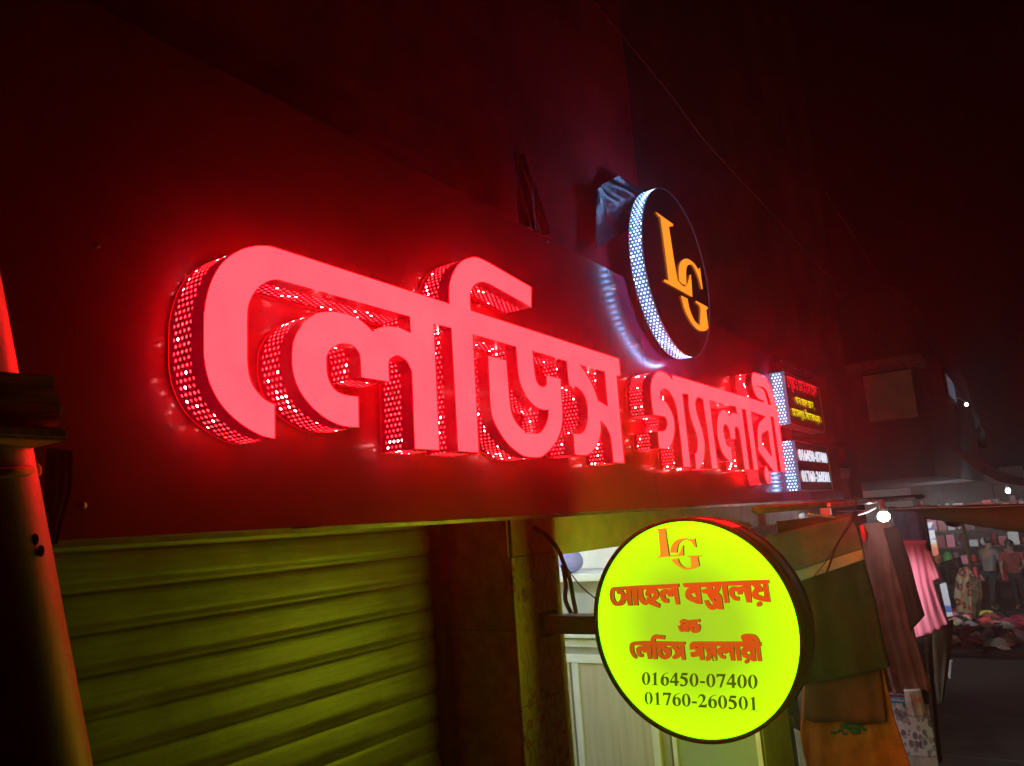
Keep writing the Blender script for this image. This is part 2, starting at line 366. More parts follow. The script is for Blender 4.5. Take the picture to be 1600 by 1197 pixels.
# ------------------------------------------------------------------ digits in a bold serif face (unit em, traced by hand)
def _ell(cx, cy, rx, ry, n=28): return [(cx + rx*math.cos(2*math.pi*i/n), cy + ry*math.sin(2*math.pi*i/n)) for i in range(n)]
DIG = {
 '0': [_ell(250,335,222,346), _ell(250,335,92,312)],
 '1': [smooth([(65,560,c),(270,690,c),(300,690,c),(300,90),(315,38),(400,20,c),(400,0,c),(75,0,c),(75,20,c),(155,38),(170,90),(170,540),(140,565),(70,545,c)])],
 '2': [smooth([(30,490,c),(60,570),(120,650),(230,690),(350,650),(405,560),(400,480),(370,390),(300,290),(170,140,c),(340,140),(400,155),(445,205,c),(475,200,c),(430,0,c),(15,0,c),(15,20,c),(150,180),(240,310),(270,400),(275,480),(250,560),(190,600),(120,580),(58,490,c)])],
 '4': [[(285,690),(395,690),(395,260),(475,260),(475,150),(395,150),(395,0),(270,0),(270,150),(20,150),(20,240)], [(270,260),(85,260),(270,530)]],
 '5': [smooth([(140,690,c),(440,690,c),(400,570,c),(170,570,c),(150,510,c),(300,470),(400,390),(440,270),(410,130),(320,30),(190,-12),(80,-5),(30,40),(40,90),(90,110),(150,80),(220,55),(280,100),(305,190),(270,300),(180,370),(40,390,c)])],
 '6': [smooth([(460,675,c),(330,640),(220,560),(175,430,c),(250,460),(340,455),(430,390),(470,240),(430,90),(330,0),(230,-12),(110,40),(40,150),(35,290),(70,440),(170,580),(300,660),(455,692,c)]), _ell(258,215,82,190)],
 '7': [smooth([(40,680,c),(470,680,c),(470,650,c),(270,0,c),(165,0,c),(340,560,c),(150,560),(90,540),(60,490,c),(35,490,c)])],
 '-': [[(45,190),(290,190),(290,290),(45,290)]]}
def number(txt, fr, bl, br, tl, n0, thick, name, m, parent):
    """digits between baseline pixels bl-br with cap height at tl, on frame fr"""
    o = fr.uv(*bl); ux = fr.uv(*br) - o; uy = fr.uv(*tl) - o
    adv = [333 if k == '-' else 500 for k in txt]; tot = sum(adv); x = 0; cs = []
    for k, a in zip(txt, adv):
        for q in DIG[k]:
            cs.append([tuple(o + ux * ((x + p[0]) / tot) + uy * (p[1] / 690)) for p in q])
        x += a
    return link_mesh(name, fill_curve(cs, fr, n0, thick), m, parent)
def bengali(txt, fr, bl, br, tl, n0, name, m, parent, fallback=True):
    cu = bpy.data.curves.new('txt', 'FONT'); cu.body = txt; cu.size = 1; cu.extrude = 0
    cu.offset = 0.012
    ob = bpy.data.objects.new('txt', cu); me = bpy.data.meshes.new_from_object(ob)
    bpy.data.objects.remove(ob); bpy.data.curves.remove(cu)
    xs = [v.co.x for v in me.vertices]; ys = [v.co.y for v in me.vertices]
    x0, x1 = min(xs), max(xs); o = fr.uv(*bl); ux = fr.uv(*br) - o; uy = fr.uv(*tl) - o
    for v in me.vertices:
        q = o + ux * ((v.co.x - x0) / (x1 - x0)) + uy * (v.co.y / 0.62); v.co = fr.w(q.x, q.y, n0)
    return link_mesh(name, me, m, parent)

# ------------------------------------------------------------------ the two sign boxes with white lit edges
M_boxface = mat('black_box_face', (0.045, 0.04, 0.045), 0.25, var=0.2, bump=0.03)
M_redtxt = glow('red_text', (0.80, 0.012, 0.02), 1.0); M_yeltxt = glow('yellow_text', (0.72, 0.80, 0.004), 1.0); M_whtxt = glow('white_text', (0.75, 0.85, 1.0), 1.0)
BD = 0.10; BX = Frame('y', YP - BD)
def sign_box(label, px_tl, px_bl, px_right, name='sign_box'):
    p0 = on_y(*px_tl, BX.d); p1 = on_y(*px_bl, BX.d); p2 = on_y(*px_right, BX.d)
    x0, x1, z0, z1 = (p0.x + p1.x) / 2, p2.x, p1.z, p0.z
    t = thing(name, label, 'sign', ((x0 + x1) / 2, YP, z0))
    rc = [(x0, z0), (x1, z0), (x1, z1), (x0, z1)]
    link_mesh('face', fill_curve([rc], BX, -0.003, 0.0), M_boxface, t)
    link_mesh('return', side_mesh([[rc[0], rc[3]]][:1], BX, -BD + 0.0005, 0.0), M_whiteside, t)
    MB().box((x0 + 0.001, YP - BD, z0), (x1, YP - 0.001, z0 + 0.003)).box((x0 + 0.001, YP - BD, z1 - 0.003), (x1, YP - 0.001, z1)).box((x1 - 0.003, YP - BD, z0 + 0.003), (x1, YP - 0.001, z1 - 0.003)).build('case', M_trim, t)
    for k in range(12): led(Vector((x0 - 0.012, YP - 0.05, z0 + (z1 - z0) * (k + 0.5) / 12)), 0.08, t)
    return t
t1 = sign_box('upper white edged black sign box with red and yellow Bengali lines', (1225,580), (1236,662), (1290,676))
S = lambda x, y: (1210 + x/9.98, 560 + y/9.98)
bengali('েপ্রাঃ েমাঃ েসােহল', BX, S(205,440), S(668,600), S(183,272), 0.003, 'text_line', M_redtxt, t1)
bengali('থান মহল েরাড,', BX, S(340,708), S(625,795), S(318,600), 0.003, 'text_line', M_yeltxt, t1)
bengali('েহােসনপুর, িকেশারগঞ্জ ।', BX, S(285,885), S(735,1010), S(263,778), 0.003, 'text_line', M_yeltxt, t1)
t2 = sign_box('lower white edged black sign box with two white phone numbers', (1241,688), (1253,766), (1302,766))
T = lambda x, y: (1210 + x/10.88, 670 + y/10.88)
number('016450-07400', BX, T(428,532), T(905,582), T(395,340), 0.0, 0.003, 'number_line', M_whtxt, t2)
number('01760-260501', BX, T(482,895), T(958,905), T(450,705), 0.0, 0.003, 'number_line', M_whtxt, t2)

# ------------------------------------------------------------------ round hanging lightbox
XL, LBT = 2.20, 0.125; LB = Frame('x', XL)
lc = (-0.880, 2.474); lr = 0.3015           # frame coordinates (u = -Y)
lb = thing('round_lightbox', 'round yellow green lit shop sign with red Bengali lettering on an arm', 'sign', (XL, 0.88, lc[1] - lr))
t = NT('lit_yellow_green_face')              # an edge lit sheet: the LEDs sit round the rim
tc = t.obj(); mp = t.n('ShaderNodeVectorMath'); mp.operation = 'DISTANCE'; t.l(tc, mp.inputs[0]); mp.inputs[1].default_value = (0, 0, lr)
rr = t.math('DIVIDE', mp.outputs['Value'], lr)
t.l(t.ramp(rr, [(0.0, (0.34, 0.60, 0.022)), (0.45, (0.38, 0.70, 0.012)), (0.78, (0.58, 1.10, 0.004)), (0.9, (0.64, 2.0, 0.004)), (1.0, (0.66, 3.2, 0.004))]), t.b.inputs['Emission Color'])
t.b.inputs['Emission Strength'].default_value = 1.0; t.b.inputs['Base Color'].default_value = (0.02, 0.02, 0.01, 1); t.b.inputs['Roughness'].default_value = 0.4
M_lbface = t.m
M_lbcase = mat('olive_black_case', (0.015, 0.03, 0.008), 0.6, spec=0.2)
lcir = circle(lc, lr, 120)
def lb_face(side):
    me = fill_curve([lcir], LB, -0.006 if side == 0 else -LBT + 0.006, 0.0)
    for v in me.vertices: v.co -= lb.location
    o = bpy.data.objects.new('face', me); COL.objects.link(o); me.materials.append(M_lbface); o.parent = lb
    return o
lb_face(0); lb_face(1)
# case: a drum with a lip at both ends
def drum(r0, r1, n0, n1, nm, m):
    n = 120; vs = []; fs = []
    for i in range(n):
        a = 2*math.pi*i/n; ca, sa = math.cos(a), math.sin(a)
        for r, d in ((r0, n0), (r1, n0), (r1, n1), (r0, n1)): vs.append(LB.w(lc[0] + r*ca, lc[1] + r*sa, d))
    for i in range(n):
        j = (i + 1) % n
        for k in range(4): fs.append((i*4+k, i*4+(k+1) % 4, j*4+(k+1) % 4, j*4+k))
    return MB().add(vs, fs).build(nm, m, lb, True)
drum(lr + 0.0005, lr + 0.011, 0.004, -0.012, 'rim', M_lbcase)
drum(lr + 0.0005, lr + 0.011, -LBT + 0.012, -LBT - 0.004, 'rim', M_lbcase)
drum(lr + 0.002, lr + 0.008, -0.0125, -LBT + 0.0125, 'case', M_lbcase)
# sticker on the top of the case
n = 10; vs = []; fs = []
for i in range(n + 1):
    a = math.radians(62 + 10 * i / n)
    for d in (-0.03, -0.11): vs.append(LB.w(lc[0] + (lr + 0.0095)*math.cos(a), lc[1] + (lr + 0.0095)*math.sin(a), d))
for i in range(n): fs.append((2*i, 2*i+1, 2*i+3, 2*i+2))
MB().add(vs, fs).build('sticker', mat('orange_red_sticker', (0.8, 0.12, 0.03), 0.5), lb)
M_rl = mat('raised_red_acrylic', (0.62, 0.045, 0.012), 0.25, var=0.15, bump=0.02)
M_rl_t = NT('raised_red_acrylic_lit'); M_rl_t.b.inputs['Base Color'].default_value = (0.30, 0.05, 0.012, 1); M_rl_t.b.inputs['Roughness'].default_value = 0.3
M_rl_t.b.inputs['Emission Color'].default_value = (0.44, 0.075, 0.008, 1); M_rl_t.b.inputs['Emission Strength'].default_value = 0.85   # the sheet's light shines through them
M_rl = M_rl_t.m
M_ol_t = NT('raised_orange_acrylic'); M_ol_t.b.inputs['Base Color'].default_value = (0.25, 0.14, 0.03, 1); M_ol_t.b.inputs['Roughness'].default_value = 0.3
M_ol_t.b.inputs['Emission Color'].default_value = (0.70, 0.32, 0.025, 1); M_ol_t.b.inputs['Emission Strength'].default_value = 0.8
M_ol = M_ol_t.m
_t = NT('dark_green_vinyl'); _t.b.inputs['Base Color'].default_value = (0.03, 0.06, 0.004, 1); _t.b.inputs['Emission Color'].default_value = (0.030, 0.075, 0.001, 1); _t.b.inputs['Emission Strength'].default_value = 1.0; M_num = _t.m
M_edge = mat('black_letter_edge', (0.02, 0.02, 0.01), 0.5, bump=0)
P1 = lambda *p: region(p, 945, 890, 12.308)
P2 = lambda *p: region(p, 1065, 890, 10.667)
P3 = lambda *p: region(p, 975, 960, 13.333)
P4 = lambda *p: region(p, 1070, 960, 11.852)
P5 = lambda *p: region(p, 1010, 810, 13.3)
def dot(x, y, r, n=10): return [(x + r*math.cos(2*math.pi*i/n), y + r*math.sin(2*math.pi*i/n)) for i in range(n)]
line1a = [P1((180,330,c),(1440,268,c),(1445,335,c),(1415,345,c),(1460,665,c),(1395,670,c),(1345,470,c),(1320,470,c),(1315,515,c),(1245,520,c),(1230,480),(1195,470),(1175,500),(1190,545),(1240,560,c),(1250,635,c),(1190,635),(1130,600),(1085,520),(1080,450),(1100,400),(1150,375),(1240,380),(1330,358,c),(990,368,c),(1030,400),(1055,460),(1040,540),(980,605,c),(1080,665,c),(1070,735,c),(830,640,c),(815,680,c),(760,665),(700,610),(670,520),(660,385,c),(640,380,c),(660,685,c),(580,685,c),(545,380,c),(520,380,c),(545,690,c),(475,690,c),(440,570,c),(420,560,c),(400,640),(340,690),(270,695),(200,680),(140,600),(115,500),(120,420),(140,360)),
 P1((765,380,c),(825,378,c),(800,440),(810,500),(870,525,c),(800,540,c),(835,565,c),(805,600,c),(770,540),(748,470),(750,400)),
 P1((900,470),(930,460),(965,460),(950,500),(905,530)),
 P1((240,390),(255,440),(270,470,c),(330,470,c),(325,550),(290,600),(250,625),(215,570),(195,470),(210,410)),
 P1((350,390,c),(430,390,c),(440,480,c),(400,450),(370,410))]
line1b = [P2((35,225,c),(1470,165,c),(1475,225,c),(1450,235,c),(1495,540,c),(1400,530),(1280,500),(1210,470),(1190,410),(1200,350),(1232,310),(1195,265),(1160,245,c),(1180,545,c),(1100,545,c),(1060,380,c),(1045,348),(1030,355,c),(1025,410,c),(950,410,c),(945,370),(910,350),(890,380),(905,440),(970,450,c),(975,515,c),(900,505),(830,440),(805,370),(815,310),(860,280),(960,285),(1050,258,c),(775,270,c),(805,550,c),(735,555,c),(680,265,c),(655,270,c),(650,330),(620,380,c),(670,430),(690,500),(710,660,c),(640,660,c),(600,640,c),(560,665),(500,660),(440,610),(390,510,c),(452,508,c),(470,545),(500,580),(545,560),(510,520,c),(460,440,c),(440,405),(380,390),(350,340),(390,320),(440,320,c),(430,285,c),(320,290,c),(355,570,c),(290,570,c),(110,490),(80,400),(100,330),(150,300,c),(60,290,c)),
 P2((170,410),(240,380,c),(265,475,c),(180,440)), P2(*dot(543,300,22)), P2((560,470,c),(590,465,c),(600,550,c),(580,520,c)),
 P2((1310,240,c),(1365,240,c),(1375,350,c),(1350,300)), P2((1290,385),(1385,360,c),(1390,450,c),(1300,415))]
line1dot = [P2(*dot(1308,572,44))]
line2 = [P3((1180,140),(1210,105),(1250,95),(1300,105),(1330,118,c)) + P4((295,85,c),(300,140,c),(230,145,c),(226,175,c),(285,182),(305,250),(280,320),(220,340),(150,320),(112,265),(98,205,c),(90,320,c),(30,320,c)) + P3((1300,340,c),(1240,358),(1180,330),(1140,230,c),(1190,220,c),(1200,185)),
 P3(*dot(1222,265,18)), P3(*dot(1270,176,15)), P4((160,190,c),(185,240),(215,250,c),(195,272),(165,240))]
line3a = [P3((150,620),(190,572),(330,555,c),(580,550,c),(595,470),(640,422),(700,415),(875,440,c),(865,515,c),(700,495),(672,520),(668,560,c),(1290,570,c),(1290,630,c),(1265,640,c),(1300,940,c),(1235,940,c),(1195,830,c),(1180,860),(1140,910),(1060,920),(1020,870,c),(1060,840),(1090,800),(1080,750),(1020,690),(1000,650,c),(880,655,c),(890,685,c),(985,685,c),(1000,780),(990,860),(930,920),(870,930),(790,900),(730,820),(702,665,c),(690,665,c),(715,925,c),(640,930,c),(597,640,c),(580,640,c),(600,920,c),(530,920,c),(490,760,c),(470,790,c),(425,795,c),(410,760),(382,745),(365,780),(390,820),(430,830,c),(415,885,c),(340,870),(290,800),(275,710),(310,665),(360,657),(440,652,c),(440,640,c),(245,640),(225,700),(240,800),(290,865,c),(280,920,c),(210,870),(160,790),(140,700)),
 P3((800,670,c),(850,780),(890,800,c),(870,840),(830,830),(800,760)), P3((1110,655,c),(1175,650,c),(1185,720,c),(1150,690))]
line3b = [P4((110,560),(140,510),(200,500,c),(1100,500,c),(1065,440),(1058,385),(1120,360),(1240,360),(1330,390),(1390,470),(1400,512,c),(1430,520,c),(1430,580,c),(1405,590,c),(1440,860,c),(1370,860,c),(1322,592,c),(1305,590,c),(1335,860,c),(1280,860),(1200,820),(1100,780),(1060,700),(1070,630),(1110,592,c),(1028,585,c),(1060,850,c),(990,850,c),(938,580,c),(920,580,c),(945,850,c),(880,850,c),(838,690,c),(815,680,c),(800,720,c),(740,720,c),(722,690),(702,700),(715,750),(765,760,c),(770,815,c),(690,800),(630,720),(615,650),(650,605),(700,592),(780,582,c),(592,580,c),(610,850,c),(540,850,c),(475,615),(458,605),(465,650),(500,700),(510,780),(470,850),(410,850,c),(400,780,c),(430,740),(420,690),(375,590,c),(360,590,c),(375,840,c),(310,840,c),(280,750,c),(250,772),(200,782),(140,780,c),(120,695,c),(190,690),(222,665),(190,640,c),(115,650,c)),
 P4((195,590,c),(250,592),(270,635,c),(240,615)), P4((1150,705),(1220,672,c),(1230,755,c),(1170,730)), P4((1260,450),(1285,460),(1305,500,c),(1280,490))]
line3dot = [P4(*dot(1165,862,42))]
gL = [P5((190,224,c),(190,212,c),(500,188,c),(500,198,c),(440,225),(425,270),(490,745),(505,767,c),(600,762),(690,740),(740,660),(770,560,c),(790,560,c),(790,772,c),(250,812,c),(250,797,c),(310,770),(315,740),(270,290),(250,240))]
gG = [P5((530,710,c),(525,640),(560,540),(640,450),(760,410),(880,420),(960,435),(1030,410,c),(1055,600,c),(1030,600,c),(970,500),(880,450),(780,460),(700,520),(665,620),(660,710,c)),
      P5((540,850,c),(680,835,c),(720,940),(800,1010),(880,1030),(960,1000,c),(940,800,c),(870,795,c),(870,780,c),(1160,770,c),(1160,782,c),(1090,802,c),(1120,990,c),(1000,1040),(900,1060),(820,1060),(700,1000),(600,920))]
def raised(nm, cs, m, th=0.010):
    cc = [to_frame(k, LB, 3) for k in cs]
    o = link_mesh(nm, fill_curve(cc, LB, 0.0, th), [m, M_edge], lb)
    for p in o.data.polygons:
        if abs(p.normal.x) < 0.5: p.material_index = 1
    return o
raised('letter', gL, M_ol); raised('letter', gG, M_ol)
raised('word', line1a, M_rl); raised('word', line1b + line1dot, M_rl); raised('word', line2, M_rl); raised('word', line3a, M_rl); raised('word', line3b + line3dot, M_rl)
U = lambda x, y: (995 + x/8, 1035 + y/8)
number('016450-07400', LB, U(60,278), U(1520,328), U(60,118), 0.0, 0.002, 'number_line', M_num, lb)
number('01760-260501', LB, U(95,520), U(1535,603), U(90,362), 0.0, 0.002, 'number_line', M_num, lb)
# arm back to the pillar
za, zb = on_x(900, 961, XL + 0.05).z, on_x(900, 989, XL + 0.05).z
MB().box((XL + 0.02, lc[0]*-1 + lr + 0.012, zb), (XL + 0.09, 1.396, za)).build('arm', M_steel, lb, bevel=0.002)
MB().box((XL + 0.005, 1.388, zb - 0.012), (XL + 0.105, 1.398, za + 0.012)).build('wall_plate', M_steel, lb, bevel=0.002)
# area lamps added just outside both faces, boosting the box's light on shutter and clothes
for nm, dx_, e in (('lightbox_lamp', -0.008, 1.9), ('lightbox_lamp', LBT + 0.008, 8.0)):
    ld = bpy.data.lights.new(nm, 'AREA'); ld.shape = 'DISK'; ld.size = 2*lr; ld.energy = e; ld.color = (0.90, 0.92, 0.03)
    lo = bpy.data.objects.new(nm, ld); COL.objects.link(lo)
    lo.location = (XL + dx_, -lc[0], lc[1]); lo.rotation_euler = (0, math.radians(90 if dx_ < 0 else -90), 0)
    lo.parent = lb; lo.matrix_parent_inverse = Matrix.Translation(-lb.location)

# ------------------------------------------------------------------ pillar, shutter, wall above
PLX0, PLX1, PLY, SHY = 2.075, 2.365, 1.40, 1.70
pt = NT('brown_mottled_tile'); f1 = pt.noise(22, 6); f2 = pt.noise(90, 4)
pt.l(pt.mix(pt.math('MULTIPLY', f2, 0.5), pt.ramp(f1, [(0.35, (0.48, 0.27, 0.13)), (0.65, (0.75, 0.50, 0.28))]), (0.30, 0.16, 0.085)), pt.b.inputs['Base Color'])
pt.b.inputs['Roughness'].default_value = 0.32; pt.bump(f2, 0.05, 0.003); M_tile = pt.m
ft = NT('floral_tile'); uvv = ft.obj()
v1 = ft.n('ShaderNodeTexVoronoi'); v1.inputs['Scale'].default_value = 24; ft.l(uvv, v1.inputs['Vector'])
flow = ft.math('LESS_THAN', v1.outputs['Distance'], 0.36); core = ft.math('LESS_THAN', v1.outputs['Distance'], 0.13)
msk = ft.math('GREATER_THAN', ft.noise(3.2, 1), 0.5)
swirl = ft.n('ShaderNodeTexWave'); swirl.inputs['Scale'].default_value = 9; swirl.inputs['Distortion'].default_value = 9; swirl.inputs['Detail Scale'].default_value = 2.0; ft.l(uvv, swirl.inputs['Vector'])
lines = ft.math('LESS_THAN', swirl.outputs['Fac'], 0.12)
base = ft.mix(ft.math('MULTIPLY', lines, 0.7), ft.ramp(ft.noise(30, 5), [(0.3, (0.30, 0.25, 0.16)), (0.7, (0.46, 0.40, 0.27))]), (0.20, 0.15, 0.08))
petal = ft.mix(ft.math('GREATER_THAN', ft.noise(40, 2), 0.5), (0.30, 0.07, 0.03), (0.10, 0.09, 0.03))
base = ft.mix(ft.math('MULTIPLY', ft.math('MULTIPLY', flow, msk), 0.9), base, petal)
base = ft.mix(ft.math('MULTIPLY', core, msk), base, (0.42, 0.30, 0.12))
ft.l(base, ft.b.inputs['Base Color']); ft.b.inputs['Roughness'].default_value = 0.28; M_floral = ft.m
pil = thing('tiled_pillar', 'brown tiled shop pillar with floral tile front beside the roller shutter', 'pillar', (2.2, 1.5, 0))
MB().box((PLX0 + 0.01, PLY + 0.01, 0), (PLX1 - 0.01, 2.2, 4.6)).build('core', M_concrete, pil)
zj = on_y(830, 867, PLY).z; zs = on_x(750, 985, PLX0).z
b = MB(); z = zs - 2.4
while z < 3.4:
    b.box((PLX0, PLY + 0.012, z + 0.0015), (PLX0 + 0.008, 1.78, z + 0.5985)); z += 0.6
b.build('side_tiles', M_tile, pil, bevel=0.0012)
b = MB(); z = zj - 2.7
while z < zj - 0.01:
    b.box((PLX0, PLY, z + 0.0015), (PLX1, PLY + 0.009, z + 0.4485)); z += 0.45
b.build('front_tiles', M_floral, pil, bevel=0.0012)
MB().box((PLX0 + 0.012, PLY + 0.002, zj + 0.002), (PLX1, PLY + 0.0095, zj + 0.45)).build('front_tiles', mat('plain_beige_tile', (0.40, 0.30, 0.19), 0.35, var=0.25, scale=20, bump=0.03), pil, bevel=0.0012)
MB().box((PLX1 - 0.008, PLY + 0.012, 0), (PLX1, 1.78, 3.3)).build('side_tiles', M_tile, pil)

sh = thing('roller_shutter', 'closed olive lit metal roller shutter under the signboard', 'shutter', (1.0, SHY, 0))
SP = 0.0857; z0 = on_y(108, 997, SHY).z
prof = [(0.0, 0.0), (0.02, -0.0045), (0.06, -0.0065), (0.20, -0.0078), (0.40, -0.0092), (0.60, -0.0106), (0.70, -0.0108), (0.75, -0.0098), (0.84, -0.0062), (0.93, -0.0030), (0.955, -0.0034), (0.965, 0.004), (0.985, 0.0045)]
ztop = z0 + 12 * SP; vs = []; fs = []; NX = 24; sx0, sx1 = -0.6, PLX0 + 0.0
k = 0; rows = []
while ztop - k * SP > 0.05:
    for tt, dy in prof: rows.append((ztop - (k + tt) * SP, SHY + dy))
    k += 1
for (zz, yy) in rows:
    for i in range(NX + 1):
        x = sx0 + (sx1 - sx0) * i / NX
        vs.append((x, yy + 0.0022 * math.sin(x * 2.3 + zz * 3.1) + 0.0012 * math.sin(x * 6.1 - zz * 9), zz + 0.0012 * math.sin(x * 3.7)))
for r in range(len(rows) - 1):
    for i in range(NX): fs.append((r*(NX+1)+i, r*(NX+1)+i+1, (r+1)*(NX+1)+i+1, (r+1)*(NX+1)+i))
st = NT('painted_shutter_steel'); fa = st.noise(5, 6); mpg = st.n('ShaderNodeMapping'); mpg.inputs['Scale'].default_value = (2, 2, 30); st.l(st.obj(), mpg.inputs['Vector']); fb = st.noise(3, 5, mpg.outputs[0])
st.l(st.mix(st.math('MULTIPLY', st.math('POWER', fb, 1.5), 1.1), st.ramp(fa, [(0.3, (0.34, 0.32, 0.26)), (0.7, (0.56, 0.53, 0.46))]), (0.16, 0.12, 0.07)), st.b.inputs['Base Color'])
st.l(st.math('ADD', 0.30, st.math('MULTIPLY', fa, 0.25)), st.b.inputs['Roughness']); st.b.inputs['Metallic'].default_value = 0.25; st.bump(st.math('ADD', st.noise(14, 5), st.math('MULTIPLY', st.noise(90, 4), 0.3)), 0.35, 0.004)
o = MB().add(vs, fs).build('curtain', st.m, sh, True)
MB().box((PLX0 - 0.045, SHY - 0.05, 0), (PLX0 - 0.001, SHY + 0.01, 3.3)).build('guide_rail', mat('guide_rail_steel', (0.12, 0.11, 0.10), 0.5, 0.5), sh, bevel=0.002)
MB().box((0.0, SHY - 0.03, z0 - 6.3*SP), (0.08, SHY - 0.012, z0 - 5.9*SP)).build('lock_plate', M_steel, sh, bevel=0.002)

wallm = mat('plaster_with_bloom', (0.55, 0.02, 0.03), 0.92, var=0.5, scale=1.6, bump=0.5, bdist=0.01)  # red bloom of the lit letters put into the plaster colour
sb2 = thing('shop_building', 'dark plastered shop building wall above and behind the signboard', 'building', (2.5, 1.9, 0))
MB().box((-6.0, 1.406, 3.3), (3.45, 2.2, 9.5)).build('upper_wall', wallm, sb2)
dkw = mat('plaster_without_bloom', (0.085, 0.05, 0.05), 0.95, var=0.5, scale=1.6, bump=0.5, bdist=0.01)  # darker copy of the wall plaster, painted where the red bloom ends
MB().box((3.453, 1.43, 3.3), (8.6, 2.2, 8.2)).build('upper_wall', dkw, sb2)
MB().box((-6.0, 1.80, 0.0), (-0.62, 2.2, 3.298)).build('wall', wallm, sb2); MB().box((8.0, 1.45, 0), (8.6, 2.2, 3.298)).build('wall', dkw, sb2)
# shop interior
inw = mat('shop_white_paint', (0.72, 0.72, 0.70), 0.6, var=0.08, bump=0.05)
MB().box((2.39, 4.3, 0.15), (7.9, 4.4, 3.3)).build('back_wall', inw, sb2)
MB().box((2.39, 1.42, 3.02), (7.9, 4.3, 3.1)).build('ceiling', inw, sb2)
MB().box((2.39, 1.42, 0.125), (7.9, 4.3, 0.15)).build('floor', mat('shop_floor_tile', (0.3, 0.28, 0.26), 0.4), sb2)
MB().box((2.37, 1.8, 0.15), (2.389, 4.3, 3.02)).build('side_wall', inw, sb2)
zl = on_y(877, 866, 1.46).z
lin = tag(MB().box((PLX1 + 0.002, 1.44, zl), (7.9, 1.60, 3.0)).build('shop_lintel', mat('cream_lintel_paint', (0.25, 0.24, 0.22), 0.6, var=0.2), bevel=0.004), 'plain cream lintel over the open shop front behind the round lit sign', 'lintel')

# white cabinet facing the street end, in the open shop
M_alu = mat('white_aluminium_frame', (0.70, 0.72, 0.74), 0.35, var=0.06, bump=0.02)
M_panelwood = NT('greyish_laminate'); mpg = M_panelwood.n('ShaderNodeMapping'); mpg.inputs['Scale'].default_value = (20, 20, 1.2); M_panelwood.l(M_panelwood.obj(), mpg.inputs['Vector'])
M_panelwood.l(M_panelwood.ramp(M_panelwood.noise(2.0, 5, mpg.outputs[0]), [(0.3, (0.42, 0.38, 0.31)), (0.7, (0.56, 0.52, 0.44))]), M_panelwood.b.inputs['Base Color']); M_panelwood.b.inputs['Roughness'].default_value = 0.3; M_panelwood = M_panelwood.m
CX = 3.30
zz = lambda py, px=905: on_x(px, py, CX).z
ca = thing('display_cabinet', 'white framed cabinet with pale laminate doors inside the lit shop', 'cabinet', (CX + 0.2, 1.9, 0.15))
y_in, y_out = 2.6, on_x(1046, 1180, CX).y
MB().box((CX + 0.02, y_out, 0.15), (CX + 0.45, y_in, zz(900))).build('carcass', mat('cabinet_inner_grey', (0.34, 0.35, 0.36), 0.6, var=0.1), ca)
MB().box((CX - 0.03, y_out, zz(908)), (CX + 0.45, y_in, zz(897))).build('shelf', M_alu, ca, bevel=0.002)
MB().box((CX, y_out, zz(1011)), (CX + 0.02, y_in, zz(1000))).box((CX - 0.02, y_out, zz(996)), (CX + 0.02, y_in, zz(991))).box((CX, y_out, zz(1036)), (CX + 0.02, y_in, zz(1023))).build('rail', M_alu, ca, bevel=0.002)
MB().box((CX + 0.30, y_out, zz(896)), (CX + 0.33, y_in, 3.01)).build('back_panel', inw, ca)
dy = (on_x(893, 1100, CX).y, on_x(1030, 1150, CX).y)
for (ya, yb) in ((dy[0] - 0.02, dy[1] + 0.0), ):
    MB().box((CX + 0.008, yb + 0.035, 0.2), (CX + 0.018, ya - 0.03, zz(1037))).build('door', M_panelwood, ca)
    MB().box((CX, ya - 0.03, 0.18), (CX + 0.02, ya + 0.005, zz(1037))).box((CX, yb, 0.18), (CX + 0.02, yb + 0.035, zz(1037))).build('door_frame', M_alu, ca, bevel=0.002)
MB().box((CX + 0.008, dy[0] + 0.0, 0.2), (CX + 0.018, y_in, zz(1037))).build('door', M_panelwood, ca)
bp = on_x(893, 893, CX + 0.1)
tag(MB().ball((CX + 0.1, bp.y, zz(897) + 0.055), 0.06, 20, (1, 1.05, 0.92)).build('cloth_bundle', cloth('lavender_cloth', (0.30, 0.30, 0.62)), None, True), 'round lavender bundle on top of the white cabinet shelf', 'bundle')
gl = NT('greenish_glass'); gl.b.inputs['Base Color'].default_value = (0.75, 0.9, 0.8, 1); gl.b.inputs['Roughness'].default_value = 0.08; gl.b.inputs['Transmission Weight'].default_value = 0.7; gl.b.inputs['IOR'].default_value = 1.3
gc = thing('glass_counter', 'glass fronted counter with pale lining below the round lit sign', 'counter', (CX, 1.2, 0.15))
ya, yb = y_out - 0.01, on_x(1190, 1190, CX).y
MB().box((CX + 0.06, yb, 0.15), (CX + 0.45, ya, 2.16)).build('lining', mat('counter_lining', (0.55, 0.57, 0.52), 0.5, var=0.15), gc)
MB().box((CX + 0.03, yb, 0.2), (CX + 0.036, ya, 2.15)).build('glass_front', gl.m, gc)
MB().box((CX + 0.02, ya - 0.02, 0.15), (CX + 0.05, ya, 2.16)).box((CX + 0.02, yb, 0.15), (CX + 0.05, yb + 0.02, 2.16)).build('post', M_alu, gc)
M_tube = glow('fluorescent_tube', (0.85, 0.97, 1.0), 42.0)
for x, y in ((2.75, 3.2), (2.9, 1.95), (5.75, 1.9)):
    tl_ = thing('tube_light', 'white fluorescent tube under the shop ceiling', 'lamp', (x, y, 2.98), 'tube lights inside the shop')
    MB().tube([(x, y - 0.5, 2.96), (x, y + 0.5, 2.96)], 0.014, 12).build('tube', M_tube if x < 5 else glow('bright_tube', (0.85, 0.97, 1.0), 300.0), tl_, True)
    MB().box((x - 0.03, y - 0.54, 2.985), (x + 0.03, y + 0.54, 3.018)).build('batten', M_alu, tl_)

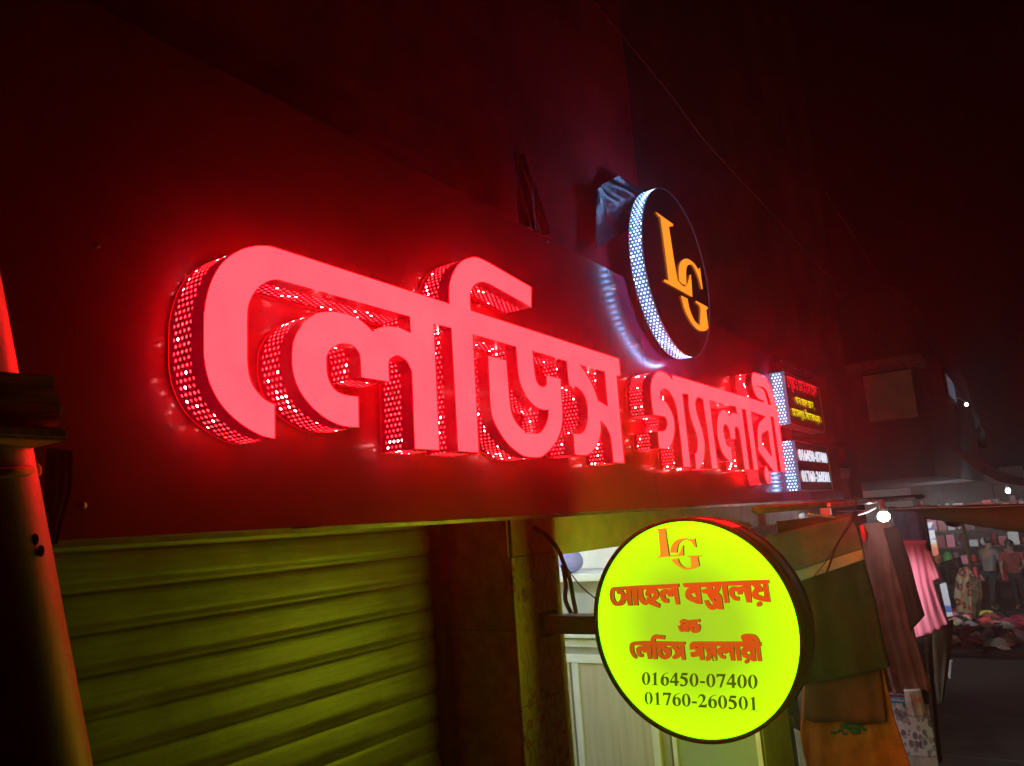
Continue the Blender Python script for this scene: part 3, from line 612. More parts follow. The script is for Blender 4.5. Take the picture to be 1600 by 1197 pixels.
# ------------------------------------------------------------------ cables by the pillar
def spline3(pts, n=6):
    out = []; P = [Vector(p) for p in pts]
    for i in range(len(P) - 1):
        p0 = P[max(i-1, 0)]; p1 = P[i]; p2 = P[i+1]; p3 = P[min(i+2, len(P)-1)]
        for k in range(n):
            t_ = k / n; t2 = t_*t_; t3 = t2*t_
            out.append(0.5*((2*p1) + (p2-p0)*t_ + (2*p0-5*p1+4*p2-p3)*t2 + (3*p1-p0-3*p2+p3)*t3))
    return out + [P[-1]]
K = lambda x, y: (780 + x/5.44, 780 + y/5.44)
loop = [(300,240),(350,275),(420,330),(500,430),(555,560),(600,680),(630,850),(650,960),(628,985),(592,930),(562,850),(566,740),(556,650),(540,560)]
pts = [on_y(*K(*p), 1.375 - 0.012 * math.sin(i * 0.5)) for i, p in enumerate(loop)]
tag(MB().tube(spline3(pts), 0.0075, 10).build('power_cable', M_dark, None, True), 'thick black power cable looping down beside the pillar', 'cable')
pts = [on_y(*K(560, 560), 1.37), on_x(*K(690, 730), 2.21) * 0 + on_y(*K(690, 735), 1.31), on_x(*K(818, 885), XL + 0.06)]
pts[2] = Vector((XL + 0.05, -lc[0] + lr + 0.006, on_x(*K(818, 885), XL + 0.05).z))
tag(MB().tube(spline3(pts), 0.0022, 8).build('thin_wire', M_dark, None, True), 'thin black wire running from the cable loop to the round sign', 'wire')

# ------------------------------------------------------------------ left pole, timber, rope
YQ = 1.05
e0, e1 = on_y(-4, 440, YQ), on_y(140, 1210, YQ)
ax = (e1 - e0).normalized(); side = ax.cross(Vector((0, 1, 0))).normalized()
if side.x > 0: side = -side
rp = 0.068
p0 = e0 + side * rp - ax * 0.7; p1 = e1 + side * rp + ax * 2.3
n_ = int((p0.z - 0) / max(1e-6, -ax.z)); 
pole = thing('pole', 'slanting round orange lit pole at the left in front of the shutter', 'pole', (p1.x, p1.y, 0))
L = (p0.z - 0.0) / -ax.z
pole.location = p0 + ax * L
pm = NT('weathered_pipe'); fa = pm.noise(6, 5); mpg = pm.n('ShaderNodeMapping'); mpg.inputs['Scale'].default_value = (8, 8, 0.7); pm.l(pm.obj(), mpg.inputs['Vector']); fb = pm.noise(4, 5, mpg.outputs[0])
pm.l(pm.mix(pm.math('MULTIPLY', fb, 0.7), pm.ramp(fa, [(0.3, (0.15, 0.15, 0.10)), (0.7, (0.27, 0.24, 0.16))]), (0.09, 0.08, 0.05)), pm.b.inputs['Base Color'])
pm.b.inputs['Roughness'].default_value = 0.5; pm.bump(fb, 0.2, 0.004)
MB().tube([p0 + ax * (L * i / 16) for i in range(17)], [rp * (0.97 + 0.05 * i / 16) for i in range(17)], 28).build('shaft', pm.m, pole, True)
kn = MB()
for q in ((64, 861), (55, 843)):
    h = on_y(*q, YQ - rp * 0.9); kn.ball((h.x, h.y, h.z), 0.0045, 8, (1, 0.4, 1.6))
kn.build('bolt_hole', M_dark, pole)
wd = NT('rough_timber'); mpg = wd.n('ShaderNodeMapping'); mpg.inputs['Scale'].default_value = (3, 30, 30); wd.l(wd.obj(), mpg.inputs['Vector']); fw = wd.noise(3, 6, mpg.outputs[0])
wd.l(wd.ramp(fw, [(0.25, (0.22, 0.12, 0.08)), (0.75, (0.50, 0.30, 0.20))]), wd.b.inputs['Base Color']); wd.b.inputs['Roughness'].default_value = 0.85; wd.bump(fw, 0.5, 0.01)
YT = 0.94
ta, tb = on_y(96, 590, YT), on_y(98, 668, YT)
b = MB(); N = 12; x1, x0 = ta.x, ta.x - 0.95
sec = [(0, 0), (0.004, 0.02), (0.003, 0.05), (0.0, ta.z - tb.z), (0.09, ta.z - tb.z - 0.004), (0.095, 0.0)]
vs = []; fs = []
for i in range(N + 1):
    x = x0 + (x1 - x0) * i / N
    for (yy, z_) in sec: vs.append((x + (0.006 * math.sin(z_ * 90) if i == N else 0), YT + yy + 0.002 * math.sin(i * 1.7 + z_ * 50), tb.z + z_ + 0.003 * math.sin(i * 1.1 + yy * 40)))
m_ = len(sec)
for i in range(N):
    for k in range(m_): fs.append((i*m_+k, i*m_+(k+1) % m_, (i+1)*m_+(k+1) % m_, (i+1)*m_+k))
fs += [tuple(range(m_)), tuple(reversed(range(N*m_, (N+1)*m_)))]
tm = thing('timber_beam', 'rough dark sawn timber beam end crossing the slanting pole', 'beam', (x0 + 0.37, YT + 0.05, tb.z))
MB().add(vs, fs).build('beam', wd.m, tm, bevel=0.002)
sl = on_y(50, 688, YT)
MB().box((x0, YT - 0.012, sl.z), (x1 + 0.006, YT + 0.09, tb.z - 0.001)).build('lower_batten', mat('paler_sawn_wood', (0.7, 0.42, 0.28), 0.8, var=0.4, scale=20, bump=0.5), tm, bevel=0.004)
rope = MB()
q0 = on_y(-40, 744, YQ - rp - 0.012); q1 = on_y(28, 737, YQ - rp - 0.016); q2 = on_y(52, 735, YQ - 0.02); q3 = on_y(58, 738, YQ + 0.02)
rope.tube(spline3([q0, q1, q2, q3]), 0.006, 8).ball(tuple(q2), 0.010, 10)
tag(rope.build('rope', cloth('jute_rope', (0.42, 0.28, 0.18)), None, True), 'short jute rope tied round the slanting pole below the timber', 'rope')
# rag hanging by the pole
def drape(rows, fr_x, depth, folds, amp, seed=0, n=44, axis='x'):
    """cloth with real thickness: each row gives its left and right pixel and is closed round the back"""
    r = random.Random(seed); ph = [r.uniform(0, 6.28) for _ in range(4)]
    # resample rows
    RR = []
    for i in range(len(rows) - 1):
        for k in range(6):
            t_ = k / 6; RR.append([(rows[i][j][0]*(1-t_) + rows[i+1][j][0]*t_, rows[i][j][1]*(1-t_) + rows[i+1][j][1]*t_) for j in (0, 1)])
    RR.append(rows[-1])
    vs = []; fs = []
    for ri, (l, rgt) in enumerate(RR):
        v = ri / (len(RR) - 1)
        a = on_x(*l, fr_x) if axis == 'x' else on_y(*l, fr_x); b_ = on_x(*rgt, fr_x) if axis == 'x' else on_y(*rgt, fr_x)
        d = Vector((-1, 0, 0)) if axis == 'x' else Vector((0, -1, 0))
        dep = depth * (0.6 + 0.5 * v)
        for k in range(n):
            an = 2*math.pi*k/n; s = (1 - math.cos(an)) / 2
            front = math.sin(an)
            f_ = amp * (0.25 + v) * (math.sin(folds*6.28*s + ph[0] + 0.8*v) + 0.5*math.sin(folds*2.3*6.28*s + ph[1] - v*1.5)) + amp * 0.6 * math.sin(v * 7 + ph[2] + s * 4)
            e = math.copysign(abs(front) ** 0.6, front)
            vs.append(a + (b_ - a) * s + d * (e * dep / 2 + f_) + Vector((0, 0, 0.25 * amp * math.sin(s * folds * 6.28 + ph[3]) * v)))
    R2 = len(RR)
    for ri in range(R2 - 1):
        for k in range(n): fs.append((ri*n+k, ri*n+(k+1) % n, (ri+1)*n+(k+1) % n, (ri+1)*n+k))
    fs += [tuple(range(n)), tuple(reversed(range((R2-1)*n, R2*n)))]
    return MB().add(vs, fs)
tag(drape([((74,700),(112,705)),((70,760),(108,770)),((66,850),(84,850))], YP - 0.06, 0.02, 3, 0.004, 3, axis='y').build('rag', cloth('dark_rag', (0.10, 0.03, 0.03)), None, True), 'dark rag hanging on the signboard behind the slanting pole', 'rag')

# ------------------------------------------------------------------ tarpaulin bunched over the signboard
tp = NT('grey_plastic_sheet'); tp.b.inputs['Base Color'].default_value = (0.016, 0.014, 0.020, 1); tp.b.inputs['Roughness'].default_value = 0.35; tp.bump(tp.noise(14, 4), 0.5, 0.02)
def sheet(name, label, px_rows, y0, seed, amp):
    r = random.Random(seed); vs = []; fs = []; NU = 26
    R0 = len(px_rows); RR = []
    for i in range(R0 - 1):
        for k in range(6):
            t_ = k / 6; RR.append([(px_rows[i][j][0]*(1-t_) + px_rows[i+1][j][0]*t_, px_rows[i][j][1]*(1-t_) + px_rows[i+1][j][1]*t_) for j in (0, 1)])
    RR.append(px_rows[-1]); a1, a2 = r.uniform(0, 6), r.uniform(0, 6)
    for sgn in (0, 0.004):
        for ri, (l, rg) in enumerate(RR):
            v = ri / (len(RR) - 1); a = on_y(*l, y0); b_ = on_y(*rg, y0)
            for k in range(NU + 1):
                s = k / NU; vs.append(a + (b_ - a) * s + Vector((0, sgn + amp * math.sin(s * 9 + a1 + v * 2.5) + 0.5 * amp * math.sin(s * 23 + a2 - v * 5), 0)))
    n1 = len(RR) * (NU + 1)
    for q in (0, n1):
        for ri in range(len(RR) - 1):
            for k in range(NU): fs.append((q + ri*(NU+1)+k, q + ri*(NU+1)+k+1, q + (ri+1)*(NU+1)+k+1, q + (ri+1)*(NU+1)+k))
    return tag(MB().add(vs, fs).build(name, tp.m, None, True), label, 'plastic sheet')
sheet('plastic_sheet', 'narrow grey plastic sheet standing over the top edge of the signboard', [((806,236),(822,246)),((812,290),(842,300)),((818,352),(855,369))], YP + 0.035, 2, 0.010)
sheet('plastic_sheet', 'crumpled grey plastic sheet bunched behind the top of the round logo sign', [((925,300),(968,272)),((930,330),(1008,296)),((930,390),(1030,330))], YP + 0.030, 5, 0.014)

# ------------------------------------------------------------------ clothes hanging in front of the next shop
def garment(name, label, rows, x, m, depth=0.09, folds=3, amp=0.012, seed=1, parts=(), cat='garment'):
    P = [on_x(*q, x) for r_ in rows for q in r_]
    t = thing(name, label, cat, (x, sum(p.y for p in P) / len(P), min(p.z for p in P)))
    drape(rows, x, depth, folds, amp, seed).build('body', m, t, True)
    for (nm, rw, dx_, mm, dp, fo, am) in parts:
        drape(rw, x + dx_, dp, fo, am, seed + 5).build(nm, mm or m, t, True)
    return t
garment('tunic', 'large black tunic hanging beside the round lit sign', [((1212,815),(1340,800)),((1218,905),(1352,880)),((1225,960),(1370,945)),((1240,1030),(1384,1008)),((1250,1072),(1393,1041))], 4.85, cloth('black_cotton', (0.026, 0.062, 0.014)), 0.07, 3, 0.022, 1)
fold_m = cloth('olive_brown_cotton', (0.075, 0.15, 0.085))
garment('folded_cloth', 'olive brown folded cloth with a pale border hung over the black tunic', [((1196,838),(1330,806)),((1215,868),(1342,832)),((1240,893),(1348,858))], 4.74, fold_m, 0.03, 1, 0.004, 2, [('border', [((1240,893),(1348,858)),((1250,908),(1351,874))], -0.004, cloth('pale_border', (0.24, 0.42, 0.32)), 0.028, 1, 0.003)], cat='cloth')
org = cloth('orange_cotton', (0.62, 0.20, 0.03))
grn = cloth('green_embroidery', (0.05, 0.16, 0.07))
t = garment('kameez', 'long orange kameez with green embroidery below the black tunic', [((1258,1000),(1372,985)),((1255,1060),(1382,1045)),((1252,1130),(1398,1120)),((1250,1215),(1430,1215)),((1250,1400),(1470,1400))], 4.98, org, 0.08, 4, 0.022, 4)
pb = []
rr_ = random.Random(3)
b = MB()
for k in range(26):
    s = rr_.random(); px, py = 1302 + 50*s, 1146 - 12*s + 8*math.sin(k) - 2
    P = on_x(px, py, 4.98 - 0.066); b.ball(tuple(P), 0.009 + 0.006*rr_.random(), 8, (0.4, 1.4, 0.8))
b.build('embroidery', [grn], t, True)
garment('short_jacket', 'brown short garment layer hanging over the orange kameez', [((1262,985),(1374,975)),((1258,1060),(1376,1050)),((1256,1125),(1386,1128))], 4.90, cloth('dark_brown_cotton', (0.16, 0.075, 0.035)), 0.07, 2, 0.010, 6)
brn = cloth('mauve_brown_cotton', (0.16, 0.085, 0.062))
garment('long_dress', 'long mauve brown dress hanging under the bright bulb', [((1346,818),(1392,814)),((1344,840),(1402,832)),((1352,920),(1410,905)),((1368,1000),(1428,985)),((1384,1072),(1452,1062)),((1388,1082),(1458,1076))], 5.85, brn, 0.09, 4, 0.024, 7,
        [('sleeve', [((1380,826),(1402,820)),((1396,880),(1420,872)),((1412,935),(1434,925)),((1422,987),(1445,962))], -0.05, cloth('brown_cotton', (0.035, 0.018, 0.012)), 0.06, 1, 0.006)])
pnk = NT('pink_pleated_cotton'); mpg = pnk.n('ShaderNodeMapping'); mpg.inputs['Scale'].default_value = (1, 60, 1); pnk.l(pnk.obj(), mpg.inputs['Vector']); fp = pnk.noise(1.2, 2, mpg.outputs[0])
pnk.l(pnk.ramp(fp, [(0.3, (0.88, 0.17, 0.25)), (0.7, (0.97, 0.28, 0.38))]), pnk.b.inputs['Base Color']); pnk.b.inputs['Roughness'].default_value = 0.85; pnk.bump(fp, 0.4, 0.01); pnk = pnk.m
garment('shirt', 'bright pink pleated shirt hanging beyond the mauve dress', [((1404,848),(1445,848)),((1408,870),(1452,866)),((1416,915),(1460,910)),((1424,960),(1474,950)),((1433,1000),(1484,974))], 6.75, pnk, 0.10, 4, 0.012, 8,
        [('sleeve', [((1444,858),(1454,862)),((1450,882),(1463,882)),((1458,908),(1471,901))], -0.03, pnk, 0.06, 1, 0.004), ('collar', [((1400,844),(1448,844)),((1404,852),(1446,852))], -0.02, pnk, 0.09, 1, 0.002)])
garment('shirt', 'blue grey shirt hanging just above the pink shirt', [((1392,798),(1436,798)),((1394,812),(1440,812)),((1400,835),(1444,835)),((1404,852),(1448,852))], 6.95, cloth('blue_grey_cotton', (0.10, 0.12, 0.20)), 0.10, 2, 0.008, 9, [('sleeve', [((1436,802),(1444,804)),((1442,830),(1450,830)),((1446,858),(1455,860))], -0.02, cloth('navy_cotton', (0.04, 0.05, 0.09)), 0.06, 1, 0.004)])
drk = cloth('dark_olive_cotton', (0.055, 0.045, 0.028))
garment('scarf', 'dark olive scarf hanging to a point below the pink shirt', [((1428,985),(1490,968)),((1436,1030),(1487,1012)),((1448,1070),(1480,1058)),((1464,1102),(1473,1098))], 6.95, drk, 0.05, 3, 0.010, 10, cat='scarf')
garment('trousers', 'dark trousers hanging behind the long mauve dress', [((1418,1000),(1456,990)),((1430,1080),(1460,1070)),((1440,1160),(1468,1150)),((1446,1197),(1472,1190))], 6.3, cloth('black_denim', (0.04, 0.034, 0.026)), 0.08, 2, 0.008, 11)
garment('shawl', 'pale shawl with faint red print below the mauve dress', [((1412,1078),(1438,1076)),((1415,1100),(1443,1096)),((1419,1120),(1448,1118))], 5.75, None, 0.03, 2, 0.004, 12, cat='shawl').children[0].data.materials.append((lambda t: (t.l(t.mix(t.math('GREATER_THAN', t.noise(24, 2), 0.62), (0.42, 0.36, 0.33), (0.55, 0.08, 0.09)), t.b.inputs['Base Color']), t.m)[1])(NT('red_print_cotton')))
garment('white_slip', 'small white cloth strip hanging below the dark olive scarf', [((1478,1031),(1489,1031)),((1480,1045),(1487,1045)),((1482,1060),(1486,1060))], 7.3, cloth('white_cotton', (0.62, 0.58, 0.54)), 0.02, 1, 0.003, 13, cat='cloth')
garment('white_slip', 'narrow white cloth strip hanging below the round lit sign', [((1240,1138),(1251,1144)),((1246,1175),(1257,1180)),((1252,1215),(1266,1215)),((1262,1300),(1280,1300))], 4.2, cloth('white_ribbon', (0.60, 0.60, 0.56)), 0.02, 1, 0.003, 14, cat='cloth')
garment('green_cloth', 'dark green cloth hanging below the round lit sign', [((1185,1120),(1240,1120)),((1192,1160),(1250,1160)),((1198,1230),(1264,1230)),((1205,1400),(1280,1400))], 4.4, cloth('dark_green_cotton', (0.05, 0.09, 0.03)), 0.05, 2, 0.006, 15, cat='cloth')
garment('cap', 'orange red cap hanging left of the bright bulb', [((1342,822),(1350,820)),((1345,836),(1357,834)),((1350,846),(1355,845))], 5.0, cloth('orange_red_cotton', (0.75, 0.12, 0.05)), 0.06, 1, 0.003, 16, cat='cap')
# rail and ties carrying them
rail = MB()
ra, rb = on_x(1296, 790, 4.5), on_x(1445, 776, 7.2)
rail.tube([ra, rb], 0.014, 12)
tag(rail.build('clothes_rail', M_trim, None, True), 'pale metal pipe rail carrying the hanging clothes', 'rail')
hb = MB()
# pebble patterned board with printed strips above
pe = NT('pebble_print'); vo = pe.n('ShaderNodeTexVoronoi'); vo.inputs['Scale'].default_value = 21; vo.feature = 'DISTANCE_TO_EDGE'; mpg = pe.n('ShaderNodeMapping'); mpg.inputs['Scale'].default_value = (1, 1.5, 1); pe.l(pe.obj(), mpg.inputs['Vector']); pe.l(mpg.outputs[0], vo.inputs['Vector'])
vc = pe.n('ShaderNodeTexVoronoi'); vc.inputs['Scale'].default_value = 21; pe.l(mpg.outputs[0], vc.inputs['Vector'])
sepc = pe.n('ShaderNodeSeparateColor'); pe.l(vc.outputs['Color'], sepc.inputs[0])
stone = pe.ramp(sepc.outputs[0], [(0.0, (0.14, 0.14, 0.16)), (0.4, (0.28, 0.28, 0.36)), (0.7, (0.46, 0.42, 0.44)), (1.0, (0.55, 0.55, 0.6))])
vc.inputs['Randomness'].default_value = 0.75
pe.l(pe.mix(pe.math('LESS_THAN', pe.math('ADD', vc.outputs['Distance'], pe.math('MULTIPLY', sepc.outputs[1], 0.12)), 0.60), (0.85, 0.86, 0.88), stone), pe.b.inputs['Base Color']); pe.b.inputs['Roughness'].default_value = 0.4
XPb = 5.9
pb = thing('pebble_board', 'upright board printed with grey pebbles behind the orange kameez', 'board', tuple(on_x(1430, 1183, XPb)))
q = [on_x(1386, 1098, XPb), on_x(1442, 1096, XPb), on_x(1452, 1183, XPb), on_x(1400, 1184, XPb)]
y0_, y1_ = q[1].y - 0.03, q[0].y + 0.25
MB().box((XPb, y0_, q[2].z), (XPb + 0.03, y1_, q[0].z)).build('panel', pe.m, pb)
MB().box((XPb, y0_, q[2].z - 0.5), (XPb + 0.04, y1_, q[2].z - 0.003)).build('plinth', mat('cream_plinth', (0.62, 0.60, 0.54), 0.5), pb)
s1, s2 = on_x(1400, 1089, XPb).z, on_x(1400, 1080, XPb).z
yr = on_x(1414, 1090, XPb).y
MB().box((XPb, yr, s1 + 0.001), (XPb + 0.03, y1_, s2)).build('pink_strip', mat('magenta_print', (0.42, 0.06, 0.22), 0.4), pb)
MB().box((XPb, yr, q[0].z + 0.001), (XPb + 0.03, y1_, s1)).build('blue_strip', mat('blue_print', (0.16, 0.38, 0.75), 0.4), pb)
fbx = Frame('x', XPb)
rr_ = random.Random(9)
for (zlo, zhi) in ((s1 + 0.012, s2 - 0.008), (q[0].z + 0.014, s1 - 0.012)):
    y = yr + 0.008; b = MB()
    while y < y1_ - 0.02:
        wd_ = rr_.uniform(0.005, 0.010); b.box((XPb - 0.002, y, zlo), (XPb - 0.0005, y + wd_, zlo + (zhi - zlo) * rr_.uniform(0.45, 1.0))); y += wd_ + 0.004
    b.build('small_lettering', mat('white_print', (0.8, 0.8, 0.85), 0.5), pb)

# bulb hanging at the end of the sign
bc = on_x(1381, 808, 5.45)
bu = thing('light_bulb', 'bright white LED bulb hanging over the mauve dress', 'lamp', tuple(bc))
M_bulb = glow('lit_bulb', (0.80, 0.93, 1.0), 95.0)
b = MB(); b.ball((bc.x, bc.y, bc.z + 0.004), 0.036, 20, (1, 1, 0.9)); b.build('globe', M_bulb, bu, True)
MB().tube([(bc.x, bc.y, bc.z + 0.03), (bc.x, bc.y, bc.z + 0.07), (bc.x, bc.y, bc.z + 0.072), (bc.x, bc.y, bc.z + 0.11)], [0.032, 0.026, 0.018, 0.016], 18).build('base', mat('grey_bulb_base', (0.12, 0.16, 0.16), 0.4), bu, True)
MB().tube([(bc.x, bc.y, bc.z + 0.11), (bc.x, bc.y, ra.z + (rb.z - ra.z) * 0.32)], 0.003, 8).build('flex', M_dark, bu)
fx = [on_x(1264, 803, 4.6), on_x(1285, 806, 4.7), on_x(1310, 809, 4.85), on_x(1335, 806, 5.05), on_x(1352, 801, 5.25), on_x(1368, 793, 5.42)]
tag(MB().tube(spline3(fx), 0.0065, 10).build('white_flex', mat('white_pvc', (0.75, 0.75, 0.72), 0.35), None, True), 'drooping white flex running left from the bright bulb', 'cable')
wr = [on_x(1337, 776, 4.5), on_x(1336, 800, 4.5), on_x(1328, 820, 4.5), on_x(1308, 850, 4.5), on_x(1297, 880, 4.5), on_x(1291, 896, 4.5)]
tag(MB().tube(spline3(wr), 0.005, 8).build('black_wire', M_dark, None, True), 'black wire dangling in front of the olive folded cloth', 'wire')
wr = [on_x(1333, 776, 4.52), on_x(1331, 806, 4.52), on_x(1310, 845, 4.52), on_x(1285, 885, 4.52), on_x(1258, 915, 4.52)]
tag(MB().tube(spline3(wr), 0.002, 6).build('black_wire', M_dark, None, True), 'thinner black wire slanting down to the rim of the round sign', 'wire')

# hood: pale batten and post behind the round sign
bt = MB(); a_, b_ = on_x(1180, 797, 3.9), on_x(1440, 776, 7.0)
bt.tube([a_, b_], 0.02, 8)
tag(bt.build('awning_batten', mat('pale_batten', (0.05, 0.12, 0.10), 0.7), None, True), 'pale batten running under the right end of the signboard', 'batten')
pa = on_x(1288, 790, 5.2); 
tag(MB().box((pa.x, pa.y - 0.03, on_x(1295, 822, 5.2).z), (pa.x + 0.04, pa.y + 0.03, pa.z)).build('hanging_board', mat('cream_board', (0.55, 0.5, 0.42), 0.6), bevel=0.003), 'short cream board hanging under the pale batten', 'board')

# ------------------------------------------------------------------ awning edge across the right
aw = NT('olive_canvas'); fa = aw.noise(5, 5); aw.l(aw.ramp(fa, [(0.3, (0.10, 0.11, 0.05)), (0.7, (0.16, 0.17, 0.08))]), aw.b.inputs['Base Color']); aw.b.inputs['Roughness'].default_value = 0.9; aw.bump(aw.noise(18, 4), 0.5, 0.02)
XA = 7.4
top = [(1385,792),(1440,791),(1500,789),(1560,788),(1640,786)]; bot = [(1385,800),(1440,810),(1500,818),(1560,828),(1640,838)]
vs = []; fs = []; N = len(top)
for i in range(N):
    a_ = on_x(*top[i], XA); b_ = on_x(*bot[i], XA); m_ = (a_ + b_) / 2; hh = (a_ - b_).length / 2
    for k in range(14):
        an = 2*math.pi*k/14; vs.append((XA + 0.09*math.sin(an) + 0.01*math.sin(3*an + i), m_.y, m_.z + hh*math.cos(an)))
for i in range(N - 1):
    for k in range(14): fs.append((i*14+k, i*14+(k+1) % 14, (i+1)*14+(k+1) % 14, (i+1)*14+k))
tag(MB().add(vs, fs).build('rolled_awning', aw.m, None, True), 'rolled olive canvas awning across the right side above the market', 'awning')
for k, (p, q, r, lab) in enumerate((((1290,800),(1640,779),0.004,'upper thin pale cord strung along the rolled awning'), ((1400,792),(1640,788),0.004,'lower thin pale cord strung along the rolled awning'))):
    a_ = on_x(*p, 7.2); b_ = on_x(*q, 7.2)
    tag(MB().tube([a_, (a_ + b_)/2 - Vector((0, 0, 0.015)), b_], r, 6).build('cord', mat('pale_cord', (0.5, 0.47, 0.4), 0.7)), lab, 'cord')
for k, q in enumerate(((1396,780),(1441,786))):
    P = on_x(*q, 7.15); tag(MB().ball(tuple(P), 0.016, 10, (1,1,1.5)).build('clip', mat('white_clip', (0.85,0.85,0.85), 0.4), None, True), ('white clip on the cord right above the bulb', 'white clip on the cord right of the bulb')[k], 'clip')

# ------------------------------------------------------------------ the market street beyond
M_red = mat('red_plastic', (0.45, 0.03, 0.04), 0.4); M_wht = mat('white_board', (0.6, 0.6, 0.6), 0.6)
XM = 24.0
st_ = thing('market_stall', 'dark stall frame stacked with red goods beyond the pink shirt', 'stall', tuple(on_z(1505, 960, 0)))
b = MB()
pL, pR = on_x(1452, 960, XM + 0.6), on_x(1640, 960, XM + 0.6)
ya, yb = pR.y, pL.y
b.box((XM + 0.9, ya, 0), (XM + 1.0, yb, 3.4)); b.build('back_panel', mat('dark_stall_cloth', (0.06, 0.035, 0.03), 0.9), st_)
b = MB()
for z_ in (0.45, 0.9, 1.35, 1.8, 2.25): b.box((XM + 0.3, ya, z_), (XM + 0.9, yb, z_ + 0.03))
b.build('shelf', mat('stall_wood', (0.16, 0.10, 0.06), 0.8), st_)
rr_ = random.Random(21)
cols = [('red', (0.75,0.04,0.06)), ('dark red', (0.35,0.02,0.03)), ('white', (0.85,0.85,0.85)), ('pink', (0.80,0.22,0.34)), ('green', (0.12,0.55,0.12)), ('silver', (0.65,0.68,0.72)), ('maroon', (0.15,0.02,0.03)), ('orange', (0.6,0.18,0.05))]
gm = {k: mat(k.replace(' ', '_') + '_goods', v, 0.4, var=0.2) for k, v in cols}
gi = 0
for z_ in (0.48, 0.93, 1.38, 1.83, 2.28):
    y = ya + 0.05
    while y < yb - 0.1:
        wd_ = rr_.uniform(0.14, 0.30); k, _ = cols[rr_.choices(range(8), [6,4,2,2,1,2,4,1])[0]]
        hgt = rr_.uniform(0.16, 0.36); bb = MB()
        if rr_.random() < 0.5: bb.box((XM + 0.35, y, z_), (XM + 0.75, y + wd_*0.9, z_ + hgt))
        else: bb.ball((XM + 0.55, y + wd_/2, z_ + hgt/2), 0.5, 10, (hgt, wd_*0.9, hgt))
        ob = bb.build('packet', gm[k], None, False, 0.012 if len(bb.v) == 8 else 0)
        tag(ob, k + ' packet of goods standing on a shelf of the far market stall', 'packet', k + ' goods on the far market stall'); y += wd_ + 0.02
# patterned dress on a stand, banner, poster, bamboo pole
dm = NT('ikat_print'); vo = dm.n('ShaderNodeTexVoronoi'); vo.inputs['Scale'].default_value = 7.5; dm.l(dm.obj(), vo.inputs['Vector'])
dm.l(dm.mix(dm.math('LESS_THAN', vo.outputs['Distance'], 0.22), dm.mix(dm.math('LESS_THAN', vo.outputs['Distance'], 0.38), dm.mix(dm.math('LESS_THAN', vo.outputs['Distance'], 0.52), (0.42,0.34,0.22), (0.55,0.16,0.06)), (0.03,0.02,0.02)), (0.5,0.2,0.1)), dm.b.inputs['Base Color'])
garment('patterned_dress', 'beige dress with orange and black print on display in the market', [((1499,888),(1516,884)),((1492,905),(1524,900)),((1490,930),(1520,930)),((1496,956),(1522,958))], 14.0, dm.m, 0.25, 2, 0.03, 31, cat='dress')
garment('patterned_skirt', 'dull brown patterned skirt hanging right of the beige dress', [((1516,900),(1534,905)),((1518,930),(1536,930)),((1520,968),(1530,962))], 13.6, cloth('brown_print', (0.14, 0.10, 0.06), 0.8), 0.2, 2, 0.03, 32, cat='skirt')
garment('dark_dress', 'black dress with orange yoke displayed above the beige one', [((1468,880),(1500,870)),((1470,900),(1508,893)),((1478,912),(1498,914))], 14.4, cloth('black_print', (0.03, 0.025, 0.02), 0.8), 0.2, 2, 0.03, 33, cat='dress')
def flat_sign(name, label, q, x, m, th=0.04):
    P = [on_x(*k, x) for k in q]; v = [tuple(p) for p in P] + [(p.x + th, p.y, p.z) for p in P]
    return MB().add(v, [(0,1,2,3),(7,6,5,4),(0,4,5,1),(1,5,6,2),(2,6,7,3),(3,7,4,0)]).build(name, m, None), P
o, P = flat_sign('banner', '', [(1449,816),(1457,816),(1467,866),(1458,869)], 12.0, NT('banner_print').m)
tag(o, 'narrow white upright banner with dark marks beyond the blue grey shirt', 'banner')
nb = o.data.materials[0]; tt = NT.__new__(NT); tt.m = nb; tt.t = nb.node_tree; tt.b = tt.t.nodes['Principled BSDF']
sx = tt.n('ShaderNodeSeparateXYZ'); tt.l(tt.obj(), sx.inputs[0])
zlo, zhi = P[2].z, P[0].z; g = tt.math('DIVIDE', tt.math('SUBTRACT', sx.outputs[2], zlo), zhi - zlo)
fm = tt.math('MULTIPLY', tt.math('GREATER_THAN', tt.noise(13, 1), 0.54), tt.math('GREATER_THAN', g, 0.45))
tt.l(tt.mix(fm, tt.ramp(g, [(0.18, (0.55, 0.12, 0.05)), (0.30, (0.6, 0.35, 0.15)), (0.40, (0.55, 0.58, 0.62))]), (0.05, 0.07, 0.22)), tt.b.inputs['Base Color'])
o, P = flat_sign('poster', '', [(1468,913),(1478,910),(1489,962),(1480,964)], 12.0, None)
pm_ = NT('poster_print'); sx = pm_.n('ShaderNodeSeparateXYZ'); pm_.l(pm_.obj(), sx.inputs[0]); g = pm_.math('DIVIDE', pm_.math('SUBTRACT', sx.outputs[2], P[2].z), P[0].z - P[2].z)
pm_.l(pm_.ramp(g, [(0.10, (0.5,0.52,0.55)), (0.12, (0.06,0.10,0.35)), (0.30, (0.10,0.14,0.40)), (0.34, (0.48,0.50,0.54))]), pm_.b.inputs['Base Color']); o.data.materials.append(pm_.m)
tag(o, 'pale poster with a blue foot standing below the market banner', 'poster')
tag(MB().tube([on_x(1499, 795, 9.5), on_x(1509, 840, 9.5), on_x(1518, 892, 9.5)], [0.017, 0.016, 0.015], 8).build('bamboo_pole', mat('yellow_bamboo', (0.42, 0.34, 0.12), 0.5), None, True), 'thin yellow bamboo pole slanting below the rolled awning', 'pole')
